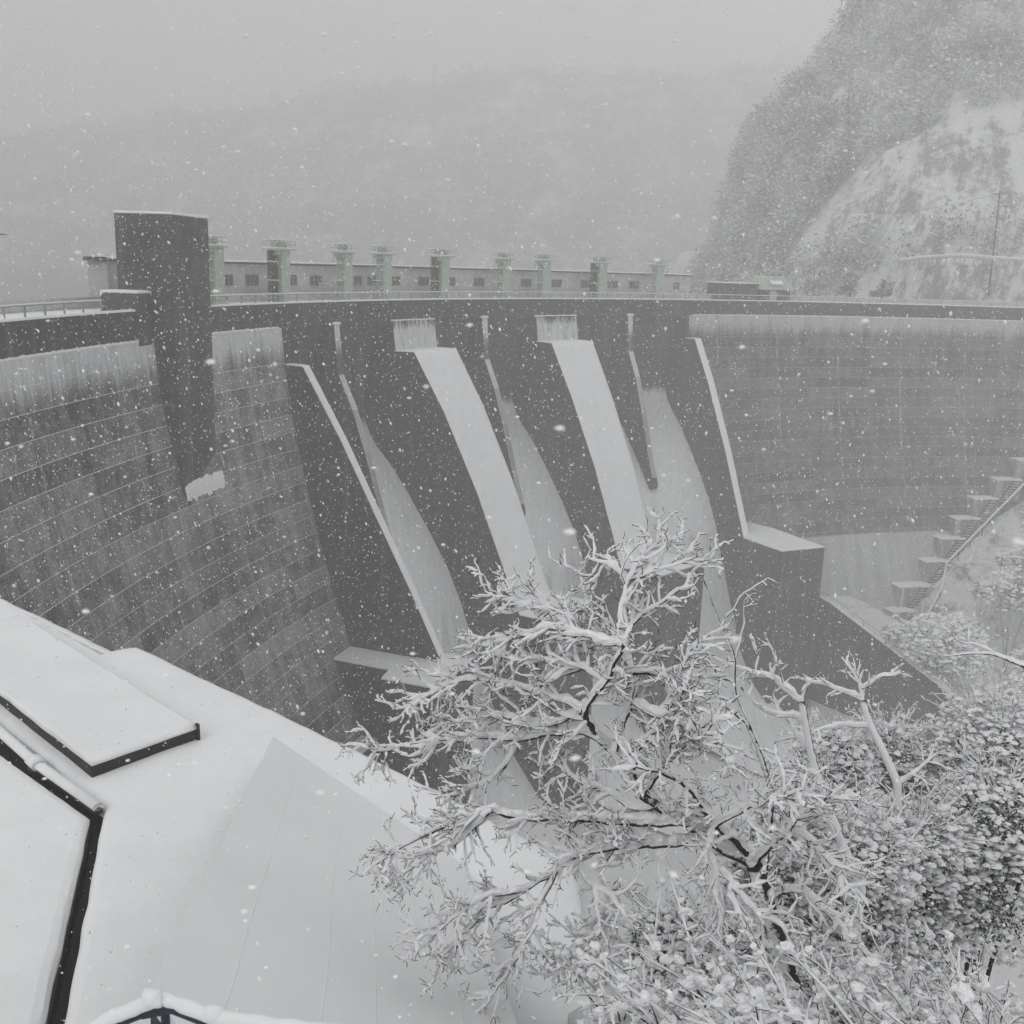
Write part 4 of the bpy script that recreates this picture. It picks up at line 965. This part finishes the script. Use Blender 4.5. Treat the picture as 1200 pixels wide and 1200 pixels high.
def add_snow(ms, P, rr, amount=1.0, sides=6):
    t = np.gradient(P, axis=0); t /= np.maximum(np.linalg.norm(t, axis=1)[:, None], 1e-9)
    h = np.sqrt(np.clip(1 - t[:, 2] ** 2, 0, 1))
    n = len(P); s0 = RNG.random() * 50
    no = np.array([mnoise.noise((s0 + i * .8, 0, 0)) + .5 * mnoise.noise((s0 + i * 2.1, 7, 0)) for i in range(n)])
    rs = (rr * .85 + .019 * amount) * (.42 + .58 * h) * np.clip(1 + .75 * no, .3, 2)
    rs[0] *= .6; m_ = max(2, int(n * .55)); rs[-m_:] *= np.linspace(1, .38, m_)
    up = np.array([0, 0, 1.0]) - t * t[:, 2:3]
    up /= np.maximum(np.linalg.norm(up, axis=1)[:, None], .05)
    off = rr * .60 + rs * .42
    off = off * (.55 + .45 * h)
    C = P + up * off[:, None]
    C[:, 2] += .004
    k0 = ms.n; ms.tube(C, np.maximum(rs, .0035), sides, squash=.95)
    V = ms.v[-1]; V += (V - np.repeat(C, sides, 0)) * (RNG.normal(size=(len(V), 1)) * .16)
def grow(mt, ms, L, level, maxl, dens, length, snow, up=.25, wid=.55):
    """twigs along a limb, recursively"""
    P = L[:, :3]; rr = L[:, 3]
    d = np.r_[0, np.cumsum(np.linalg.norm(np.diff(P, axis=0), axis=1))]
    tot = d[-1]
    n = max(1, int(tot * dens * RNG.uniform(.8, 1.2) * (.55 if level == 1 and maxl == 2 else 1)))
    t = np.gradient(P, axis=0); t /= np.maximum(np.linalg.norm(t, axis=1)[:, None], 1e-9)
    for k in range(n):
        s = tot * RNG.uniform(.15 if level == 0 else .2, 1.0); i = min(len(P) - 1, int(np.searchsorted(d, s)))
        f = s / tot
        base = P[i]; td = t[i]
        side = np.cross(td, RNG.normal(size=3)); side /= max(np.linalg.norm(side), 1e-6)
        ang = RNG.uniform(.5, 1.1)
        dr = td * math.cos(ang) + side * math.sin(ang) * (1 if wid else 1); dr[2] += up * RNG.uniform(-.6, 1.0)
        dr /= np.linalg.norm(dr)
        ln = length * RNG.uniform(.45, 1.2) * (1.1 - .5 * f)
        r0 = max(.0055, min(rr[i] * .6, .005 + .014 * ln))
        m = max(4, int(ln / .07)); q = [base]; cur = dr.copy()
        for j in range(m):
            cur = cur + RNG.normal(size=3) * .16; cur[2] += .03 * up; cur /= np.linalg.norm(cur); q.append(q[-1] + cur * ln / m)
        q = np.array(q); r_ = np.linspace(r0, max(.0042 if level < 2 else .003, r0 * .45), len(q))
        mt.tube(q, r_, 4 if level else 5, cap=False)
        if level < 2: add_snow(ms, q, r_, snow * (.80, .52)[level], 5)
        elif RNG.random() < .75: add_snow(ms, q[:4], r_[:4], snow * .34, 4)
        if level < maxl: grow(mt, ms, np.c_[q, r_], level + 1, maxl, dens * 1.1, length * .48, snow, up, wid)
def bare_tree(key, label, dens, length, snow, maxl=1, up=.25, grp=None, bark=None):
    Ls = [resample(L, .09) for L in TREES[key]]
    base = Ls[0][0, :3].copy(); gz = ground_z(base[0], base[1])
    base[2] = min(gz - .1, base[2] - .3)
    t = thing("bare_tree", label, "tree", base, grp)
    mt, ms, mw = MB(), MB(), MB()
    p0 = np.vstack([base, Ls[0][:, :3]]); mt.tube(p0, np.r_[Ls[0][0, 3] * 1.35, Ls[0][:, 3]], 9)
    if bark is None: add_snow(ms, Ls[0][:, :3], Ls[0][:, 3] * .8, snow * .4, 6)
    for L in Ls[1:]:
        L = L.copy(); m = len(L)
        wob = np.stack([[mnoise.noise((i * .45, k * 9 + L[0, 0] * 7, L[0, 2] * 5)) for i in range(m)] for k in range(3)], 1) * .035
        wob[0] = 0; L[:, :3] += wob
        mt.tube(L[:, :3], L[:, 3], 7); add_snow(ms, L[:, :3], L[:, 3], snow, 7)
        grow(mw, ms, L, 0, maxl, dens, length, snow, up)
    mt.build("trunk", bark or M_TWIG, t, smooth=True); mw.build("twigs", M_BARK, t, smooth=True); ms.build("snow_cover", M_TREESNOW, t, smooth=False)
    return t
bare_tree("main", "large spreading bare tree with thick snow on every branch, before the spillway", 13, .60, 1.35, 2, .15)
bare_tree("b2", "pale slender bare tree forking left beside the snowy spreading tree", 6, .40, 1.1, 2, .5, None, M_BARKSNOW)
bare_tree("b3", "thin dark upright bare tree with little snow, left of the pale forked tree", 4.5, .22, .35, 1, .5)
bare_tree("b4", "small snow-covered bare tree forking above the evergreen bushes", 7.0, .46, 1.1, 2, .5, None, M_BARKSNOW)
bare_tree("b5", "bare tree at the right edge reaching one snowy branch into view", 5.0, .5, 1.0, 2, .2)

# ------------------------------------------------------------------ evergreen bushes, near bank
def shrub(x, y, z, rad, n, size, mat, label, lumps=18, name="evergreen_bush", grp="snowy evergreen bushes on the near bank", flat=.8):
    g = min(ground_z(x, y), z - rad * .4)
    t = thing(name, label, "bush", (x, y, g - .1), grp)
    mb = MB()
    for k in range(5):
        a = k * 1.3; mb.tube([(x, y, g - .1), (x + math.cos(a) * rad * .2, y + math.sin(a) * rad * .2, (g + z) / 2), (x + math.cos(a) * rad * .6, y + math.sin(a) * rad * .6, z + rad * .1)], [.05, .04, .015], 5)
    mb.build("stem", M_BARK, t)
    mb, ms = MB(), MB(); big = size < .1 and rad > .5
    crown(mb, (x, y, z), (rad, rad, rad * flat), n, size, lumps, ms, int(n * (.13 if big else .12)))
    if big: crown(mb, (x, y, z - rad * 1.3), (rad * 1.15, rad * 1.15, rad * 1.25), int(n * 1.4), size * 1.05, lumps, ms, int(n * .12))
    mb.build("foliage", mat, t)
    if big:      # bare snowy shoots standing out of the leaves
        mt = MB()
        for k in range(44):
            d = RNG.normal(size=3); d[2] = abs(d[2]) + .5; d /= np.linalg.norm(d)
            q = [np.array([x, y, z]) + d * rad * .5]
            for j in range(8): d = d + RNG.normal(size=3) * .12; d /= np.linalg.norm(d); q.append(q[-1] + d * rad * .12)
            q = np.array(q); rr = np.linspace(.009, .003, 9); mt.tube(q, rr, 4, cap=False); add_snow(ms, q, rr, .6, 5)
            grow(mt, ms, np.c_[q, rr], 1, 1, 6, .25, .9, .3)
        mt.build("shoots", M_TWIG, t)
    if rad > .5: ms.build("snow_clumps", M_TREESNOW, t)
BUSHTWIG = True
SH = [(6.9, 19.6, -10.0, .85, 3000, "evergreen bush with snowy leaves at the foot of the forked bare tree", M_LEAF),
      (8.3, 20.4, -10.1, .9, 3200, "rounded evergreen bush behind the small bare tree", M_LEAF),
      (6.0, 18.2, -10.2, .8, 2600, "evergreen bush hugging the trunk of the pale forked tree", M_LEAF),
      (10.2, 19.7, -9.4, 1.15, 4200, "broad snowy evergreen bush against the dark basin wall", M_LEAF),
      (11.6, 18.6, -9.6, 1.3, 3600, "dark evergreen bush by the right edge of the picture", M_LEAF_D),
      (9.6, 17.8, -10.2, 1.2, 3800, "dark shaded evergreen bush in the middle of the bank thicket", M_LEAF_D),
      (7.8, 17.4, -10.5, 1.1, 3600, "snowy evergreen bush just below the small bare tree", M_LEAF),
      (6.2, 16.0, -9.9, 1.0, 3200, "evergreen bush between the brush and the spreading tree", M_LEAF),
      (4.9, 16.2, -9.7, .9, 2800, "evergreen bush directly behind the spreading tree's trunk", M_LEAF),
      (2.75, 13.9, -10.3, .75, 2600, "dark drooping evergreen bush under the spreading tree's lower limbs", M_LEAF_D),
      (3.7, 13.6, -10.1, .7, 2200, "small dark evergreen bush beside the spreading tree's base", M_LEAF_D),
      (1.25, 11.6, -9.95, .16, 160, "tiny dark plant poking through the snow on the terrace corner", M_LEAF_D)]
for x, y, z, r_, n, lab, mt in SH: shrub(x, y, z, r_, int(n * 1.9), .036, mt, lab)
# trees and bushes on the far bank behind the basin wall
FB = [(73, 163, -60.5, 7.5, 2600, "rounded snowy tree behind the middle of the basin wall"), (79.5, 152.5, -65, 3.4, 1000, "small pale snow-laden bush behind the far end of the basin wall"),
      (84, 155, -64, 3.2, 900, "snow-laden bush second along the far bank behind the wall"), (88, 160, -62, 4.0, 1100, "broad low bush on the far bank near the picture's edge"),
      (68.5, 170.5, -61.5, 3.0, 800, "small bush at the near end of the basin wall walkway"), (92, 178, -55, 5.5, 1600, "dark bush on the steep far bank below the handrail"),
      (99, 184, -50, 5.5, 1600, "dark bush higher on the steep far bank"), (97, 170, -57, 4.5, 1300, "brushy clump on the far bank above the pale bushes"), (104, 176, -52, 5.0, 1400, "highest dark brushy clump on the far bank"),
      (90, 186, -57, 2.6, 700, "low snowy clump just below the bend of the bank handrail"), (96, 191, -52, 2.4, 700, "low snowy clump beside the middle of the bank handrail"), (103, 196, -47, 2.6, 700, "low snowy clump beside the upper handrail"), (84, 180, -62, 2.8, 700, "low snowy clump beside the foot of the handrail"), (79, 171, -63.5, 2.6, 700, "low snowy scrub between the rounded tree and the handrail foot")]
for x, y, z, r_, n, lab in FB: shrub(x, y, max(z, ground_z(x, y) + r_ * .45), r_, int(n * 2.2), .21, M_LEAF if 'pale' in lab or 'snow' in lab else M_FOREST, lab, 14, "bank_bush", "snowy bushes on the far bank", .75)

# ------------------------------------------------------------------ foreground brush bowed under snow
ICO = None
def blob(ms, p, r):
    n = 5
    rows = []
    for th in np.linspace(-1.2, 1.35, 5):
        rows.append([p + r * np.array([math.cos(th) * math.cos(a), math.cos(th) * math.sin(a), .8 * math.sin(th)]) * (1 + .22 * RNG.normal()) for a in np.arange(n + 1) * 2 * math.pi / (n + 1)])
    ms.grid(rows, closed=True); ms.add(rows[-1], [list(range(n + 1))]); ms.add(rows[0], [list(range(n + 1))[::-1]])
BR = [(2.6, 7.6, "leafless snow-clotted brush nearest the terrace, bottom of the slope"), (3.4, 7.4, "bowed brush with snow clots below the spreading tree's base"), (4.2, 7.9, "snow-clotted brush right of the spreading tree's base"),
      (4.9, 7.2, "dense bowed brush in the bottom right corner"), (5.6, 8.3, "bowed snowy brush at the right edge below the bushes"), (3.3, 9.2, "snowy brush close against the spreading tree's trunk"),
      (4.6, 9.4, "tall snowy brush just above the corner thicket"), (5.9, 10.0, "arching brush with heavy clots under the dark bushes"), (6.9, 9.4, "snow-bent brush at the far right edge"),
      (5.2, 11.3, "upper row brush between trunk and evergreen bushes"), (1.9, 10.2, "small snowy brush beside the terrace corner"), (6.6, 11.8, "upper row brush below the dark shaded bush"), (7.9, 11.6, "upper row brush meeting the right edge"), (6.3, 8.0, "tangled low brush filling the bottom right edge"), (7.6, 10.6, "tall tangled brush in front of the dark right-edge bush"), (6.9, 7.7, "snow-heaped brush lowest on the right edge"), (8.2, 9.4, "brush leaning in from beyond the right edge"), (7.2, 9.0, "dense brush right of the corner thicket"), (6.2, 13.4, "mixed brush between the dark bush and the corner thicket"), (7.1, 14.3, "straggling brush along the foot of the right-edge bushes"), (5.3, 14.6, "straggling brush at the foot of the pale forked tree"), (6.7, 15.6, "straggling brush among the evergreen bushes"), (8.0, 16.3, "upright snowy brush standing between the right-hand bushes"), (5.0, 17.6, "upright snowy brush left of the small bare tree"), (7.7, 13.0, "heavy brush hiding the stems of the right-edge bush"), (7.3, 15.0, "brush at the foot of the dark shaded bush"), (7.9, 16.9, "brush rooted between the two darkest bushes"), (8.6, 17.6, "brush rooted under the right-edge evergreen"), (8.6, 12.6, "tall brush highest on the right edge"), (5.9, 12.8, "leaning brush just under the small bare tree"), (4.2, 12.6, "leaning brush behind the spreading tree's trunk"), (4.0, 10.4, "short brush at the right foot of the spreading tree"), (2.2, 8.9, "low sprawling snowy branches over the grey snow patch")]
for x, y, lab in BR:
    z = ground_z(x, y); t = thing("snowy_brush", lab, "brush", (x, y, z), "bowed brush under snow on the near bank")
    ms, mk_ = MB(), MB()
    for k in range(24):
        bx, by = x + RNG.normal() * .35, y + RNG.normal() * .35
        ln = RNG.uniform(.8, 1.9) * (1.0 + .055 * max(0, y - 8)); dr = np.array([-.45 + RNG.normal() * .38, .1 + RNG.normal() * .38, 1.0]); dr /= np.linalg.norm(dr)
        q = [np.array([bx, by, ground_z(bx, by) - .05])]
        for j in range(12): dr = dr + RNG.normal(size=3) * .06 + np.array([-.02, -.02, -.05]); dr /= np.linalg.norm(dr); q.append(q[-1] + dr * ln / 12)
        q = np.array(q); rr = np.linspace(.011, .004, 13); mk_.tube(q, rr, 5, cap=False); add_snow(ms, q[3:], rr[3:], .6, 5)
        grow(mk_, ms, np.c_[q, rr][4:], 1, 1, 4.0, .3, 1.2, .2)
        for j in range(10):
            i = RNG.integers(4, 13); blob(ms, q[i] + np.array([0, 0, .025]) + RNG.normal(size=3) * .03, .016 + .052 * RNG.random() ** 2)
    mk_.build("stems", M_BARK, t, smooth=True); ms.build("snow_clots", M_TREESNOW, t)

# dark leafy undergrowth between the stems
mb = MB(); n = 26000
px_ = RNG.uniform(2.9, 13, n); py_ = RNG.uniform(5.5, 19, n); ok = (px_ / py_ > .22) & (px_ / py_ < .75)
for x, y in zip(px_[ok], py_[ok]):
    z = ground_z(x, y) + RNG.uniform(.02, .55) * (.6 + mnoise.noise((x, y, 0)))
    a = RNG.normal(size=3); a /= np.linalg.norm(a); c_ = np.cross(a, RNG.normal(size=3)); c_ /= np.linalg.norm(c_); s = RNG.uniform(.03, .075); p = np.array([x, y, z])
    mb.add([p - a * s, p + c_ * s * .5, p + a * s, p - c_ * s * .5], [[0, 1, 2, 3]])
mb.build("undergrowth", m_leaf("undergrowth_leaves", (.03, .03, .026), .36), kind='stuff')

# ------------------------------------------------------------------ falling snow and the air
def flakes(n, lo, hi, smin, smax):
    lo, hi = np.array(lo, float), np.array(hi, float)
    p = lo + (hi - lo) * RNG.random((n, 3))
    d = np.linalg.norm(p, axis=1); p = p[d > 2.5]; n = len(p)
    ax = np.array([.45, .1, -1.0]) + RNG.normal(size=(n, 3)) * .35; ax /= np.linalg.norm(ax, axis=1)[:, None]
    a = np.cross(ax, RNG.normal(size=(n, 3))); a /= np.linalg.norm(a, axis=1)[:, None]; b_ = np.cross(ax, a)
    s = ((smin + (smax - smin) * RNG.random(n) ** 3.0) * np.clip(np.linalg.norm(p, axis=1) / 13, .3, 1))[:, None]
    k = (1.0 + .9 * RNG.random(n))[:, None]
    V = np.stack([p + ax * s * k, p + a * s, p + b_ * s, p - a * s * .9, p - b_ * s * .8, p - ax * s * k], 1).reshape(-1, 3)
    T = np.array([[0, 1, 2], [0, 2, 3], [0, 3, 4], [0, 4, 1], [5, 2, 1], [5, 3, 2], [5, 4, 3], [5, 1, 4]])
    F = (np.arange(n)[:, None, None] * 6 + T[None]).reshape(-1, 3)
    return V, F
mb = MB()
for args in ((170000, (-24, .5, -24), (28, 42, 14), .0045, .023), (90000, (-46, 42, -56), (80, 115, 18), .012, .045)):
    V, F = flakes(*args); mb.add(V, F.tolist())
for k in range(950):          # nearest flakes, out of focus
    p = np.array([RNG.uniform(-2.2, 2.2), RNG.uniform(.3, 3.4), RNG.uniform(-2.6, 1.2)])
    if .75 < np.linalg.norm(p): clump(mb, p, RNG.uniform(.002, .0075)); clump(mb, p - np.array([.001, 0, .002]), -RNG.uniform(.002, .004))
t = NT("snowflake", .8); t.b.inputs["Subsurface Weight"].default_value = 0.0
mb.build("falling_snow", t.color((.9, .9, .9)), kind='stuff')

hz = MB(); hz.box((0, 640, 85), 2600, 1740, 360); ho = hz.build("haze", None, kind='stuff', loc=(0, 640, 85))
hm = bpy.data.materials.new("snowy_air"); hm.use_nodes = True
n_, l_ = hm.node_tree.nodes, hm.node_tree.links
n_.clear(); o_ = n_.new("ShaderNodeOutputMaterial"); v_ = n_.new("ShaderNodeVolumePrincipled")
v_.inputs["Color"].default_value = (.95, .95, .95, 1); v_.inputs["Density"].default_value = HAZE; v_.inputs["Density Attribute"].default_value = ""
v_.inputs["Anisotropy"].default_value = 0.0
l_.new(v_.outputs[0], o_.inputs["Volume"]); hm.cycles.homogeneous_volume = True
ho.data.materials.clear(); ho.data.materials.append(hm)
